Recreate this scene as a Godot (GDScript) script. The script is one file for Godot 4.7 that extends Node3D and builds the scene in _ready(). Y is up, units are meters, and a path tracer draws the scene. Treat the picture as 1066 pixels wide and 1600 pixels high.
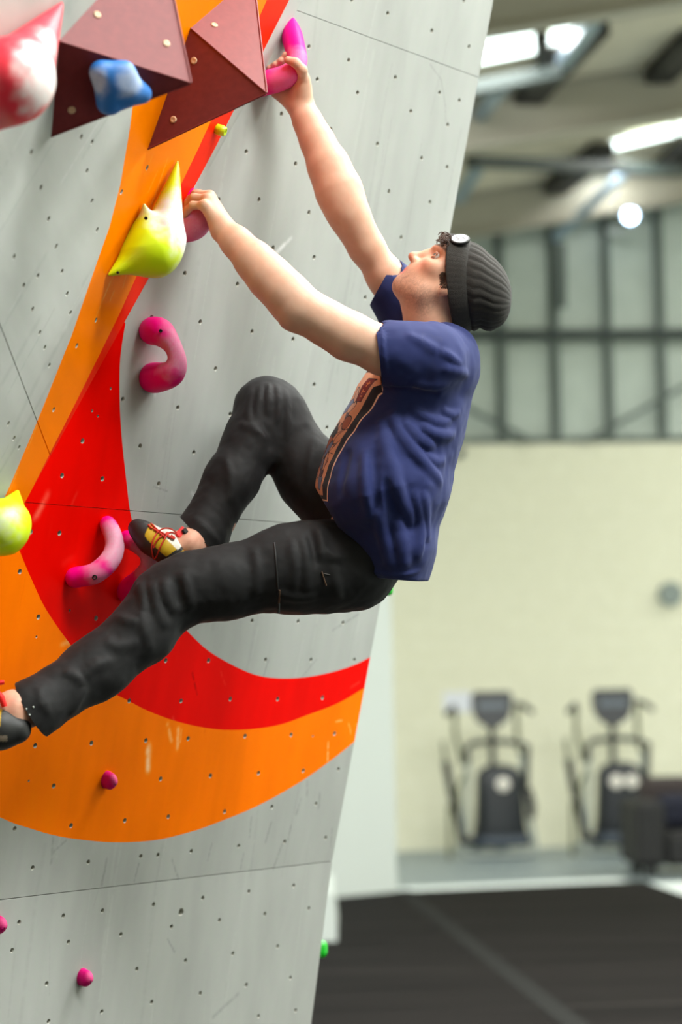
extends Node3D
# Indoor bouldering hall. World: y up, y = 0 is the top of the landing mats, camera looks along -z.

const F := 3600.0
const EYE := Vector3(0, 1.5, 0)
var CB := Basis()            # camera axes
var HB := Basis()            # hall axes (back wall across x, depth along -z)
var M := {}                  # materials
var names := {}
var rng := RandomNumberGenerator.new()
# climbing wall: origin, along, up the slope, out
var WO: Vector3
var WH: Vector3
var WU: Vector3
var WN: Vector3
# second, steeper climbing wall: origin on the crease, down the crease, away from the crease, out
var PO: Vector3
var PE: Vector3
var PF: Vector3
var PN: Vector3

# ---------------------------------------------------------------- pixels to places
func ray(px: float, py: float) -> Vector3:
	return CB * Vector3((px - 533.0) / F, (800.0 - py) / F, -1.0)

func at(px: float, py: float, d: float) -> Vector3:
	return EYE + ray(px, py) * d

func hit(px: float, py: float, o: Vector3, n: Vector3) -> Vector3:
	var r := ray(px, py)
	return EYE + r * ((o - EYE).dot(n) / r.dot(n))

func on_wall(px: float, py: float) -> Vector3:
	return hit(px, py, WO, WN)

func on_steep(px: float, py: float) -> Vector3:
	return hit(px, py, PO, PN)

func wall2(px: float, py: float) -> Vector2:
	var q := on_wall(px, py) - WO
	return Vector2(q.dot(WH), q.dot(WU))

func steep2(px: float, py: float) -> Vector2:
	var q := on_steep(px, py) - PO
	return Vector2(q.dot(PE), q.dot(PF))

func hall(x: float, y: float, z: float) -> Vector3:
	return HB * Vector3(x, y, z)

# ---------------------------------------------------------------- mesh collecting
class Geo:
	var v := PackedVector3Array()
	var n := PackedVector3Array()
	var c := PackedColorArray()
	var uv := PackedVector2Array()
	var ix := PackedInt32Array()
	func tri(a: Vector3, b: Vector3, cc: Vector3, outward: Vector3) -> void:
		var fn := (b - a).cross(cc - a).normalized()
		var s := v.size()
		if fn.dot(outward) < 0.0:
			fn = -fn
			v.append_array([a, b, cc])
		else:
			v.append_array([a, cc, b])
		n.append_array([fn, fn, fn])
		ix.append_array([s, s + 1, s + 2])
	func quad(a: Vector3, b: Vector3, cc: Vector3, d: Vector3, outward: Vector3) -> void:
		tri(a, b, cc, outward)
		tri(a, cc, d, outward)
	# chamfered box: centre t.origin, axes t.basis (unit), half sizes h, chamfer e
	func box(t: Transform3D, h: Vector3, e := 0.0) -> void:
		e = minf(e, minf(h.x, minf(h.y, h.z)) * 0.9)
		var ax := [Vector3.RIGHT, Vector3.UP, Vector3.BACK]
		for k in 3:
			for s in [-1.0, 1.0]:
				var o: Vector3 = ax[k] * s
				var p: Vector3 = ax[(k + 1) % 3]
				var q: Vector3 = ax[(k + 2) % 3]
				var hp: float = h[(k + 1) % 3] - e
				var hq: float = h[(k + 2) % 3] - e
				var f: Vector3 = o * h[k]
				quad(t * (f - p * hp - q * hq), t * (f + p * hp - q * hq), t * (f + p * hp + q * hq), t * (f - p * hp + q * hq), t.basis * o)
				if e > 0.0:
					for s2 in [-1.0, 1.0]:   # edges between axis k and k+1
						var f2: Vector3 = p * (h[(k + 1) % 3] * s2)
						var i1: Vector3 = o * h[k] + p * (hp * s2)
						var i2: Vector3 = o * (h[k] - e) + f2
						quad(t * (i1 - q * hq), t * (i1 + q * hq), t * (i2 + q * hq), t * (i2 - q * hq), t.basis * (o + p * s2))
		if e > 0.0:
			for sx in [-1.0, 1.0]:
				for sy in [-1.0, 1.0]:
					for sz in [-1.0, 1.0]:
						var hx := Vector3(sx * h.x, sy * (h.y - e), sz * (h.z - e))
						var hy := Vector3(sx * (h.x - e), sy * h.y, sz * (h.z - e))
						var hz := Vector3(sx * (h.x - e), sy * (h.y - e), sz * h.z)
						tri(t * hx, t * hy, t * hz, t.basis * Vector3(sx, sy, sz))
	# bar of rectangular section between two points
	func bar(a: Vector3, b: Vector3, w: float, hgt: float, up := Vector3.UP, e := 0.0) -> void:
		var d := (b - a).normalized()
		var s := d.cross(up).normalized()
		var u := s.cross(d)
		box(Transform3D(Basis(s, u, d), (a + b) * 0.5), Vector3(w * 0.5, hgt * 0.5, (b - a).length() * 0.5), e)
	# smooth sheet from rings of equal size; closed rings, capped ends
	func loft(rings: Array, caps := true, close := true) -> void:
		var m: int = rings[0].size()
		var s := v.size()
		for r in rings:
			v.append_array(r)
		var nr := rings.size()
		var nn := PackedVector3Array()
		nn.resize(m * nr)
		var mid := []
		for r in rings:
			var cc := Vector3.ZERO
			for p in r:
				cc += p
			mid.append(cc / m)
		var last := m if close else m - 1
		var votes := 0.0
		var tris := PackedInt32Array()
		for i in nr - 1:
			for j in last:
				var j2 := (j + 1) % m
				var p0 := i * m + j
				var p1 := i * m + j2
				var p2 := (i + 1) * m + j2
				var p3 := (i + 1) * m + j
				for t in [[p0, p1, p2], [p0, p2, p3]]:
					var fn: Vector3 = (v[s + t[1]] - v[s + t[0]]).cross(v[s + t[2]] - v[s + t[0]])
					for q in t:
						nn[q] += fn
					votes += fn.dot(v[s + t[0]] - (mid[i] + mid[i + 1]) * 0.5)
					tris.append_array([t[0], t[1], t[2]])
		var sg := 1.0 if votes > 0.0 else -1.0
		for q in nn.size():
			n.append((nn[q] * sg).normalized())
		for q in range(0, tris.size(), 3):
			if sg > 0.0:
				ix.append_array([s + tris[q], s + tris[q + 2], s + tris[q + 1]])
			else:
				ix.append_array([s + tris[q], s + tris[q + 1], s + tris[q + 2]])
		if caps and close:
			for e in [0, nr - 1]:
				var o: Vector3 = (mid[0] - mid[1]) if e == 0 else (mid[nr - 1] - mid[nr - 2])
				for j in m:
					tri(mid[e], rings[e][j], rings[e][(j + 1) % m], o)
	func tube(pts: Array, r: Variant, sides := 8, flat := 1.0, flat_axis := Vector3.ZERO) -> void:
		var rings := []
		var side := Vector3.ZERO
		for i in pts.size():
			var d: Vector3 = (pts[mini(i + 1, pts.size() - 1)] - pts[maxi(i - 1, 0)]).normalized()
			if side == Vector3.ZERO:
				side = d.cross(Vector3.UP if absf(d.y) < 0.9 else Vector3.RIGHT).normalized()
			side = (side - d * side.dot(d)).normalized()
			var up := side.cross(d)
			var rad: float = r[i] if r is Array else r
			var ring := PackedVector3Array()
			for j in sides:
				var w := TAU * j / sides
				var off := (side * cos(w) + up * sin(w)) * rad
				if flat != 1.0:
					off += flat_axis * (off.dot(flat_axis) * (flat - 1.0))
				ring.append(pts[i] + off)
			rings.append(ring)
		loft(rings)
	# turned shape: profile of (radius, height) about t's y axis
	func lathe(t: Transform3D, prof: Array, sides := 16) -> void:
		var rings := []
		for q in prof:
			var ring := PackedVector3Array()
			for j in sides:
				var w := TAU * j / sides
				ring.append(t * Vector3(cos(w) * maxf(q.x, 0.0003), q.y, sin(w) * maxf(q.x, 0.0003)))
			rings.append(ring)
		loft(rings)
	# upright prism over a flat outline, between offsets lo and hi along the third axis
	func prism(t: Transform3D, poly: PackedVector2Array, lo: float, hi: float) -> void:
		var tr := Geometry2D.triangulate_polygon(poly)
		for q in range(0, tr.size(), 3):
			var a := poly[tr[q]]
			var b := poly[tr[q + 1]]
			var d := poly[tr[q + 2]]
			for z in [[hi, 1.0], [lo, -1.0]]:
				tri(t * Vector3(a.x, a.y, z[0]), t * Vector3(b.x, b.y, z[0]), t * Vector3(d.x, d.y, z[0]), t.basis.z * z[1])
		var cw := Geometry2D.is_polygon_clockwise(poly)
		for i in poly.size():
			var a := poly[i]
			var b := poly[(i + 1) % poly.size()]
			var o := Vector2(b.y - a.y, a.x - b.x) * (-1.0 if cw else 1.0)
			quad(t * Vector3(a.x, a.y, lo), t * Vector3(b.x, b.y, lo), t * Vector3(b.x, b.y, hi), t * Vector3(a.x, a.y, hi), t.basis * Vector3(o.x, o.y, 0))
	func mesh(m: Material = null) -> ArrayMesh:
		var am := ArrayMesh.new()
		into(am, m)
		return am
	func into(am: ArrayMesh, m: Material) -> void:
		if ix.is_empty():
			return
		var arr := []
		arr.resize(Mesh.ARRAY_MAX)
		arr[Mesh.ARRAY_VERTEX] = v
		arr[Mesh.ARRAY_NORMAL] = n
		if c.size() == v.size():
			arr[Mesh.ARRAY_COLOR] = c
		if uv.size() == v.size():
			arr[Mesh.ARRAY_TEX_UV] = uv
		arr[Mesh.ARRAY_INDEX] = ix
		am.add_surface_from_arrays(Mesh.PRIMITIVE_TRIANGLES, arr)
		am.surface_set_material(am.get_surface_count() - 1, m)
	func absorb(g: Geo) -> void:
		var s := v.size()
		v.append_array(g.v)
		n.append_array(g.n)
		c.append_array(g.c)
		uv.append_array(g.uv)
		for i in g.ix:
			ix.append(s + i)

# ---------------------------------------------------------------- blended solids, meshed as surface nets
class Field:
	var kind := PackedInt32Array()
	var op := PackedInt32Array()
	var a := PackedVector3Array()
	var ab := PackedVector3Array()
	var il := PackedFloat32Array()
	var ra := PackedFloat32Array()
	var rb := PackedFloat32Array()
	var kk := PackedFloat32Array()
	var sq := PackedVector3Array()
	var sf := PackedFloat32Array()
	var inv: Array[Transform3D] = []
	var cut_n := PackedVector3Array()
	var cut_c := PackedFloat32Array()
	var fa := PackedVector3Array()
	var fb := PackedVector3Array()
	var fh := PackedFloat32Array()
	var fw := PackedFloat32Array()
	var fh2 := PackedFloat32Array()
	var noise: FastNoiseLite
	var noise_h := 0.0
	func cone(p: Vector3, q: Vector3, r0: float, r1: float, k := 0.02, axis := Vector3.ZERO, wide := 1.0, sub := 0) -> void:
		kind.append(0)
		op.append(sub)
		a.append(p)
		ab.append(q - p)
		il.append(1.0 / maxf((q - p).length_squared(), 1e-9))
		ra.append(r0)
		rb.append(r1)
		kk.append(k)
		sq.append(axis.normalized() if axis != Vector3.ZERO else axis)
		sf.append(1.0 / wide - 1.0)
		inv.append(Transform3D())
	func chain(pts: Array, rs: Array, k := 0.02, axis := Vector3.ZERO, wide := 1.0, sub := 0) -> void:
		for i in pts.size() - 1:
			cone(pts[i], pts[i + 1], rs[i], rs[i + 1], k, axis, wide, sub)
	func ball(p: Vector3, b: Basis, r: Vector3, k := 0.02, sub := 0) -> void:
		kind.append(1)
		op.append(sub)
		a.append(p)
		ab.append(r)
		il.append(minf(r.x, minf(r.y, r.z)))
		ra.append(0)
		rb.append(0)
		kk.append(k)
		sq.append(Vector3.ZERO)
		sf.append(0)
		inv.append(Transform3D(b.orthonormalized(), p).affine_inverse())
	func cut(p: Vector3, nn: Vector3) -> void:
		cut_n.append(nn.normalized())
		cut_c.append(nn.normalized().dot(p))
	func fold(pts: Array, h: float, w: float) -> void:
		var n := pts.size() - 1      # a fold rises from nothing and dies away
		for i in n:
			fa.append(pts[i])
			fb.append(pts[i + 1])
			fh.append(h * pow(sin(PI * i / n), 0.7))
			fh2.append(h * pow(sin(PI * (i + 1) / n), 0.7) if i + 1 < n else 0.0)
			fw.append(w)
	func one(i: int, p: Vector3) -> float:
		if kind[i] == 0:
			var q := p - a[i]
			var e := ab[i]
			var t := clampf(q.dot(e) * il[i], 0.0, 1.0)
			q -= e * t
			if sf[i] != 0.0:
				q += sq[i] * (q.dot(sq[i]) * sf[i])
			return q.length() - ra[i] - (rb[i] - ra[i]) * t
		var l := inv[i] * p
		var s := l / ab[i]
		var k0 := s.length()
		if k0 < 1e-4:
			return -il[i]
		var k1 := (s / ab[i]).length()
		return k0 * (k0 - 1.0) / k1
	func value(p: Vector3, act: PackedInt32Array, fact: PackedInt32Array) -> float:
		var d := 1000.0
		for i in act:
			var di := one(i, p)
			var k := kk[i]
			if op[i] == 0:
				var h := maxf(k - absf(d - di), 0.0)
				d = minf(d, di) - h * h * 0.25 / k
			else:
				di = -di
				var h := maxf(k - absf(d - di), 0.0)
				d = maxf(d, di) + h * h * 0.25 / k
		if noise_h > 0.0:
			d -= noise_h * noise.get_noise_3dv(p)
		var hd := 0.0
		var dip := 0.0
		for i in fact:
			var e := fb[i] - fa[i]
			var q := p - fa[i]
			var t := clampf(q.dot(e) / e.length_squared(), 0.0, 1.0)
			q -= e * t
			var g := lerpf(fh[i], fh2[i], t) * exp(-q.length_squared() / (fw[i] * fw[i]))
			if g > 0.0:
				hd = maxf(hd, g)
			else:
				dip = minf(dip, g)
		d -= hd + dip
		for i in cut_c.size():
			d = maxf(d, cut_n[i].dot(p) - cut_c[i])
		return d
	# distance along a line of sight to the surface
	func march(o: Vector3, r: Vector3, t0: float, t1: float) -> float:
		var all := PackedInt32Array(range(kind.size()))
		var none := PackedInt32Array()
		var t := t0
		while t < t1:
			var d := value(o + r * t, all, none)
			if d < 0.0005:
				return t
			t += maxf(d * 0.7, 0.0006)
		return -1.0
	func net(lo: Vector3, hi: Vector3, cell: float, paint = null) -> Geo:
		var g := Geo.new()
		var bs := 5
		var nb := Vector3i(((hi - lo) / (cell * bs)).ceil())
		var nx := nb.x * bs + 1
		var ny := nb.y * bs + 1
		var nz := nb.z * bs + 1
		var vals := PackedFloat32Array()
		vals.resize(nx * ny * nz)
		vals.fill(1e6)
		var vid := PackedInt32Array()
		vid.resize(nx * ny * nz)
		vid.fill(-1)
		var rad := cell * bs * 0.5 * 1.7321
		var live := []
		var all := PackedInt32Array(range(kind.size()))
		for bx in nb.x:
			for by in nb.y:
				for bz in nb.z:
					var ctr := lo + (Vector3(bx, by, bz) + Vector3(0.5, 0.5, 0.5)) * (cell * bs)
					var act := PackedInt32Array()
					var near := 1000.0
					var ds := PackedFloat32Array()
					for i in all:
						var di := one(i, ctr)
						ds.append(di)
						if op[i] == 0:
							near = minf(near, di)
					if near > rad * 1.3 + 0.02:
						continue
					for i in all:
						if op[i] == 0:
							if ds[i] < near + kk[i] + rad * 2.6:
								act.append(i)
						elif ds[i] < kk[i] + rad * 1.3:
							act.append(i)
					var fact := PackedInt32Array()
					for i in fh.size():
						var e := fb[i] - fa[i]
						var q := ctr - fa[i]
						q -= e * clampf(q.dot(e) / e.length_squared(), 0.0, 1.0)
						if q.length() < rad + fw[i] * 2.4:
							fact.append(i)
					if absf(value(ctr, act, fact)) > rad * 1.25 + 0.004:
						continue
					live.append(Vector3i(bx, by, bz))
					for x in bs + 1:
						for y in bs + 1:
							var row := ((bx * bs + x) * ny + by * bs + y) * nz + bz * bs
							for z in bs + 1:
								if vals[row + z] > 1e5:
									vals[row + z] = value(lo + Vector3(bx * bs + x, by * bs + y, bz * bs + z) * cell, act, fact)
		var sx := ny * nz
		var sy := nz
		var corner := PackedInt32Array([0, 1, sy, sy + 1, sx, sx + 1, sx + sy, sx + sy + 1])
		var edges := PackedInt32Array([0, 1, 2, 3, 4, 5, 6, 7, 0, 2, 1, 3, 4, 6, 5, 7, 0, 4, 1, 5, 2, 6, 3, 7])
		var cp := PackedVector3Array()
		for q in 8:
			cp.append(Vector3((q >> 2) & 1, (q >> 1) & 1, q & 1))
		for b in live:
			for x in bs:
				for y in bs:
					for z in bs:
						var gx: int = b.x * bs + x
						var gy: int = b.y * bs + y
						var gz: int = b.z * bs + z
						var o := (gx * ny + gy) * nz + gz
						var m := 0
						for q in 8:
							if vals[o + corner[q]] < 0.0:
								m |= 1 << q
						if m == 0 or m == 255:
							continue
						var s := Vector3.ZERO
						var cnt := 0
						for q in 12:
							var e0 := edges[q * 2]
							var e1 := edges[q * 2 + 1]
							if ((m >> e0) & 1) != ((m >> e1) & 1):
								var d0 := vals[o + corner[e0]]
								var d1 := vals[o + corner[e1]]
								s += cp[e0].lerp(cp[e1], d0 / (d0 - d1))
								cnt += 1
						s /= cnt
						var fx := s.x
						var fy := s.y
						var fz := s.z
						var c000 := vals[o]
						var c001 := vals[o + 1]
						var c010 := vals[o + sy]
						var c011 := vals[o + sy + 1]
						var c100 := vals[o + sx]
						var c101 := vals[o + sx + 1]
						var c110 := vals[o + sx + sy]
						var c111 := vals[o + sx + sy + 1]
						var gr := Vector3(
							lerpf(lerpf(c100 - c000, c101 - c001, fz), lerpf(c110 - c010, c111 - c011, fz), fy),
							lerpf(lerpf(c010 - c000, c011 - c001, fz), lerpf(c110 - c100, c111 - c101, fz), fx),
							lerpf(lerpf(c001 - c000, c011 - c010, fy), lerpf(c101 - c100, c111 - c110, fy), fx))
						vid[o] = g.v.size()
						var wp := lo + (Vector3(gx, gy, gz) + s) * cell
						g.v.append(wp)
						g.n.append(gr.normalized())
						if paint != null:
							g.c.append(paint.call(wp))
		for b in live:
			for x in bs:
				for y in bs:
					for z in bs:
						var gx: int = b.x * bs + x
						var gy: int = b.y * bs + y
						var gz: int = b.z * bs + z
						var o := (gx * ny + gy) * nz + gz
						if vid[o] < 0:
							continue
						var in0 := vals[o] < 0.0
						if gy > 0 and gz > 0 and (vals[o + sx] < 0.0) != in0:
							_quad(g, vid, o, o - sy, o - sy - 1, o - 1, in0)
						if gx > 0 and gz > 0 and (vals[o + sy] < 0.0) != in0:
							_quad(g, vid, o, o - 1, o - sx - 1, o - sx, in0)
						if gx > 0 and gy > 0 and (vals[o + 1] < 0.0) != in0:
							_quad(g, vid, o, o - sx, o - sx - sy, o - sy, in0)
		# smoother normals: average over the faces
		var nn := PackedVector3Array()
		nn.resize(g.v.size())
		for q in range(0, g.ix.size(), 3):
			var fn := (g.v[g.ix[q + 2]] - g.v[g.ix[q]]).cross(g.v[g.ix[q + 1]] - g.v[g.ix[q]])
			nn[g.ix[q]] += fn
			nn[g.ix[q + 1]] += fn
			nn[g.ix[q + 2]] += fn
		for q in nn.size():
			g.n[q] = (nn[q].normalized() + g.n[q]).normalized()
		return g
	func _quad(g: Geo, vid: PackedInt32Array, p: int, q: int, r: int, s: int, inside: bool) -> void:
		var i0 := vid[p]
		var i1 := vid[q]
		var i2 := vid[r]
		var i3 := vid[s]
		if i0 < 0 or i1 < 0 or i2 < 0 or i3 < 0:
			return
		if not inside:
			g.ix.append_array([i0, i1, i2, i0, i2, i3])
		else:
			g.ix.append_array([i0, i2, i1, i0, i3, i2])

# ---------------------------------------------------------------- nodes
func numbered(called: String) -> String:
	names[called] = names.get(called, -1) + 1
	return called if names[called] == 0 else "%s_%03d" % [called, names[called]]

func thing(called: String, label: String, category: String, pos := Vector3.ZERO, group := "") -> Node3D:
	var o := Node3D.new()
	o.name = numbered(called)
	add_child(o)
	o.position = pos
	tag(o, label, category, group)
	return o

func tag(o: Node3D, label: String, category: String, group := "") -> Node3D:
	o.set_meta("label", label)
	o.set_meta("category", category)
	if group != "":
		o.set_meta("group", group)
	return o

# one mesh as one node; world-space geometry is moved to the parent's own place
func obj(called: String, g: Variant, m: Material, parent: Node3D = null, label := "") -> MeshInstance3D:
	var o := MeshInstance3D.new()
	if g is Geo:
		if parent != null and parent.is_inside_tree():
			var t := parent.global_transform.affine_inverse()
			for i in g.v.size():
				g.v[i] = t * g.v[i]
				g.n[i] = t.basis * g.n[i]
		o.mesh = g.mesh(m)
	else:
		o.mesh = g
	if parent == null:
		o.name = numbered(called)
		add_child(o)
	else:
		o.name = called
		parent.add_child(o, true)
	if label != "":
		o.set_meta("label", label)
	return o

func structure(called: String, g: Variant, m: Material, label := "", parent: Node3D = null) -> MeshInstance3D:
	var o := obj(called, g, m, parent)
	o.set_meta("kind", "structure")
	if label != "":
		o.set_meta("label", label)
	return o

func struct_root(called: String, label: String) -> Node3D:
	var o := Node3D.new()
	o.name = numbered(called)
	add_child(o)
	o.set_meta("kind", "structure")
	o.set_meta("label", label)
	return o

# ---------------------------------------------------------------- materials
func lin(r: float, g: float, b: float) -> Color:
	return Color(r, g, b).linear_to_srgb()

func mat(called: String, c: Color, rough := 0.6, metal := 0.0) -> StandardMaterial3D:
	var m := StandardMaterial3D.new()
	m.resource_name = called
	m.albedo_color = c
	m.roughness = rough
	m.metallic = metal
	M[called] = m
	return m

func noise(freq: float, sd: int, oct := 4, kind := FastNoiseLite.TYPE_SIMPLEX_SMOOTH) -> FastNoiseLite:
	var f := FastNoiseLite.new()
	f.noise_type = kind
	f.seed = sd
	f.frequency = freq
	f.fractal_octaves = oct
	return f

func noise_tex(freq: float, sd: int, lo: Color, hi: Color, size := 512, oct := 4) -> NoiseTexture2D:
	var t := NoiseTexture2D.new()
	t.width = size
	t.height = size
	t.seamless = true
	t.noise = noise(freq, sd, oct)
	var gr := Gradient.new()
	gr.set_color(0, lo)
	gr.set_color(1, hi)
	t.color_ramp = gr
	return t

func bump(m: StandardMaterial3D, freq: float, sd: int, scale: float, amount: float, size := 512) -> void:
	var t := NoiseTexture2D.new()
	t.width = size
	t.height = size
	t.seamless = true
	t.as_normal_map = true
	t.bump_strength = amount
	t.noise = noise(freq, sd)
	m.normal_enabled = true
	m.normal_texture = t
	m.uv1_triplanar = true
	m.uv1_world_triplanar = true
	m.uv1_scale = Vector3.ONE * scale

func mottled(called: String, lo: Color, hi: Color, rough: float, scale: float, freq := 0.02, sd := 1) -> StandardMaterial3D:
	var m := mat(called, Color.WHITE, rough)
	m.albedo_texture = noise_tex(freq, sd, lo, hi)
	m.uv1_triplanar = true
	m.uv1_world_triplanar = true
	m.uv1_scale = Vector3.ONE * scale
	return m

# ---------------------------------------------------------------- scene
func _ready() -> void:
	rng.seed = 7
	CB = Basis(Vector3.RIGHT, deg_to_rad(4.5)) * Basis(Vector3.BACK, deg_to_rad(-1.1))
	HB = Basis(Vector3.UP, deg_to_rad(5.0))
	view()
	make_materials()
	planes()
	await climbing_wall()
	hall_shell()
	roof()
	mats()
	gym_corner()
	holds()
	person()

func view() -> void:
	var cam := Camera3D.new()
	cam.name = "camera"
	cam.transform = Transform3D(CB, EYE)
	cam.near = 0.05
	cam.far = 200.0
	var ca := CameraAttributesPhysical.new()
	ca.frustum_focal_length = 54.0          # on Godot's 24 mm high frame: 25.06 degrees upright
	ca.exposure_aperture = 1.45
	ca.frustum_focus_distance = 4.95
	ca.frustum_near = 0.05
	ca.frustum_far = 200.0
	cam.attributes = ca
	add_child(cam)
	var we := WorldEnvironment.new()
	we.name = "surroundings"
	var e := Environment.new()
	e.background_mode = Environment.BG_COLOR
	e.background_color = Color(0.75, 0.82, 0.9)
	e.tonemap_mode = Environment.TONE_MAPPER_LINEAR
	e.tonemap_exposure = 1.92
	e.sdfgi_enabled = true
	e.ssao_enabled = true
	e.ssil_enabled = true
	we.environment = e
	add_child(we)

func planes() -> void:
	WH = ray(3215, 1034)
	WH = Vector3(WH.x, 0, WH.z).normalized()
	var out := Vector3(-WH.z, 0, WH.x)
	var lean := deg_to_rad(13.5)
	WU = Vector3.UP * cos(lean) + out * sin(lean)
	WN = WH.cross(WU)
	WO = at(300, 800, 5.25)
	PO = on_wall(473, 0)
	PE = (on_wall(0, 855) - PO).normalized()
	var q := at(0, 100, 3.95)
	PN = PE.cross(q - PO).normalized()
	if PN.dot(EYE - q) < 0.0:
		PN = -PN
	PF = PN.cross(PE)
	if PF.dot(q - PO) < 0.0:
		PF = -PF

func make_materials() -> void:
	mat("bolt_insert", Color(0.62, 0.62, 0.58), 0.5)
	mat("white_board", Color(0.705, 0.73, 0.71), 0.6)
	mottled("block_paint", Color(0.845, 0.84, 0.745), Color(0.875, 0.87, 0.78), 0.6, 0.9, 0.012, 5)
	mat("mortar_paint", Color(0.85, 0.845, 0.75), 0.8)
	mottled("cladding", Color(0.68, 0.72, 0.685), Color(0.72, 0.76, 0.725), 0.5, 0.7, 0.01, 6)
	mat("post_steel", Color(0.33, 0.37, 0.35), 0.5)
	mat("rail_steel", Color(0.19, 0.23, 0.22), 0.5)
	mat("rafter_steel", Color(0.66, 0.64, 0.58), 0.6)
	mat("purlin_steel", Color(0.13, 0.125, 0.115), 0.6)
	mat("galvanised", Color(0.62, 0.70, 0.76), 0.35, 0.6)
	mottled("roof_sheet", Color(0.80, 0.77, 0.69), Color(0.85, 0.82, 0.74), 0.6, 0.5, 0.01, 8)
	var sk := mat("skylight_sheet", Color(0.9, 0.95, 0.95), 0.4)
	sk.emission_enabled = true
	sk.emission = Color(0.93, 1.0, 0.98)
	sk.emission_energy_multiplier = 2.2
	mottled("concrete", Color(0.42, 0.47, 0.48), Color(0.54, 0.58, 0.59), 0.5, 0.6, 0.02, 9)
	mat("white_line", Color(0.82, 0.85, 0.84), 0.6)
	mat("plaster", Color(0.80, 0.80, 0.74), 0.8)
	mat("black_plastic", Color(0.05, 0.06, 0.07), 0.45)
	mat("shroud", Color(0.065, 0.09, 0.115), 0.4)
	mat("silver_tube", Color(0.62, 0.65, 0.63), 0.35, 0.5)
	mat("olive_tube", Color(0.40, 0.41, 0.30), 0.45, 0.3)
	mat("disc_white", Color(0.88, 0.86, 0.82), 0.5)
	mat("paper", Color(0.86, 0.87, 0.9), 0.8)
	mat("sofa_dark", Color(0.055, 0.05, 0.05), 0.7)
	mat("sofa_back", Color(0.20, 0.165, 0.16), 0.8)
	mat("cushion_navy", Color(0.05, 0.065, 0.14), 0.85)

# ---------------------------------------------------------------- paint on the climbing walls
var brushes := {}
func brush(r: int, c: Color) -> Image:
	var key := [r, c]
	if not brushes.has(key):
		var im := Image.create_empty(r * 2 + 1, r * 2 + 1, false, Image.FORMAT_RGBA8)
		for x in r * 2 + 1:
			for y in r * 2 + 1:
				var d := Vector2(x - r, y - r).length() / r
				im.set_pixel(x, y, Color(c.r, c.g, c.b, c.a * pow(maxf(0.0, 1.0 - d), 1.4)))
		brushes[key] = im
	return brushes[key]

# base tone with clouds, then strokes [x0, y0, x1, y1, radius, colour] in image pixels
func paint_image(w: int, h: int, c: Color, vary: float, sd: int, strokes: Array) -> Image:
	var small := Image.create_empty(w / 6, h / 6, false, Image.FORMAT_RGBA8)
	var n1 := noise(0.02, sd, 3)
	var n2 := noise(0.11, sd + 1, 3)
	for x in small.get_width():
		for y in small.get_height():
			var k := 1.0 + vary * (n1.get_noise_2d(x * 1.6, y * 0.5) + 0.5 * n2.get_noise_2d(x * 1.5, y * 0.35))
			small.set_pixel(x, y, Color(c.r * k, c.g * k, c.b * k))
	small.resize(w, h, Image.INTERPOLATE_CUBIC)
	for s in strokes:
		var b := brush(maxi(int(s[4]), 1), s[5])
		var p := Vector2(s[0], s[1])
		var q := Vector2(s[2], s[3])
		var steps := maxi(1, int(p.distance_to(q) / (s[4] * 0.6)))
		var half := Vector2i(b.get_width() / 2, b.get_width() / 2)
		for i in steps + 1:
			var t := float(i) / steps
			if rng.randf() < 0.12:
				continue
			small.blend_rect(b, Rect2i(Vector2i.ZERO, b.get_size()), Vector2i(p.lerp(q, t)) - half)
	return small

func painted(called: String, im: Image, rough: float, sd: int) -> StandardMaterial3D:
	var m := mat(called, Color.WHITE, rough)
	m.albedo_texture = ImageTexture.create_from_image(im)
	m.texture_repeat = false
	m.metallic_specular = 0.1
	return m

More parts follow.
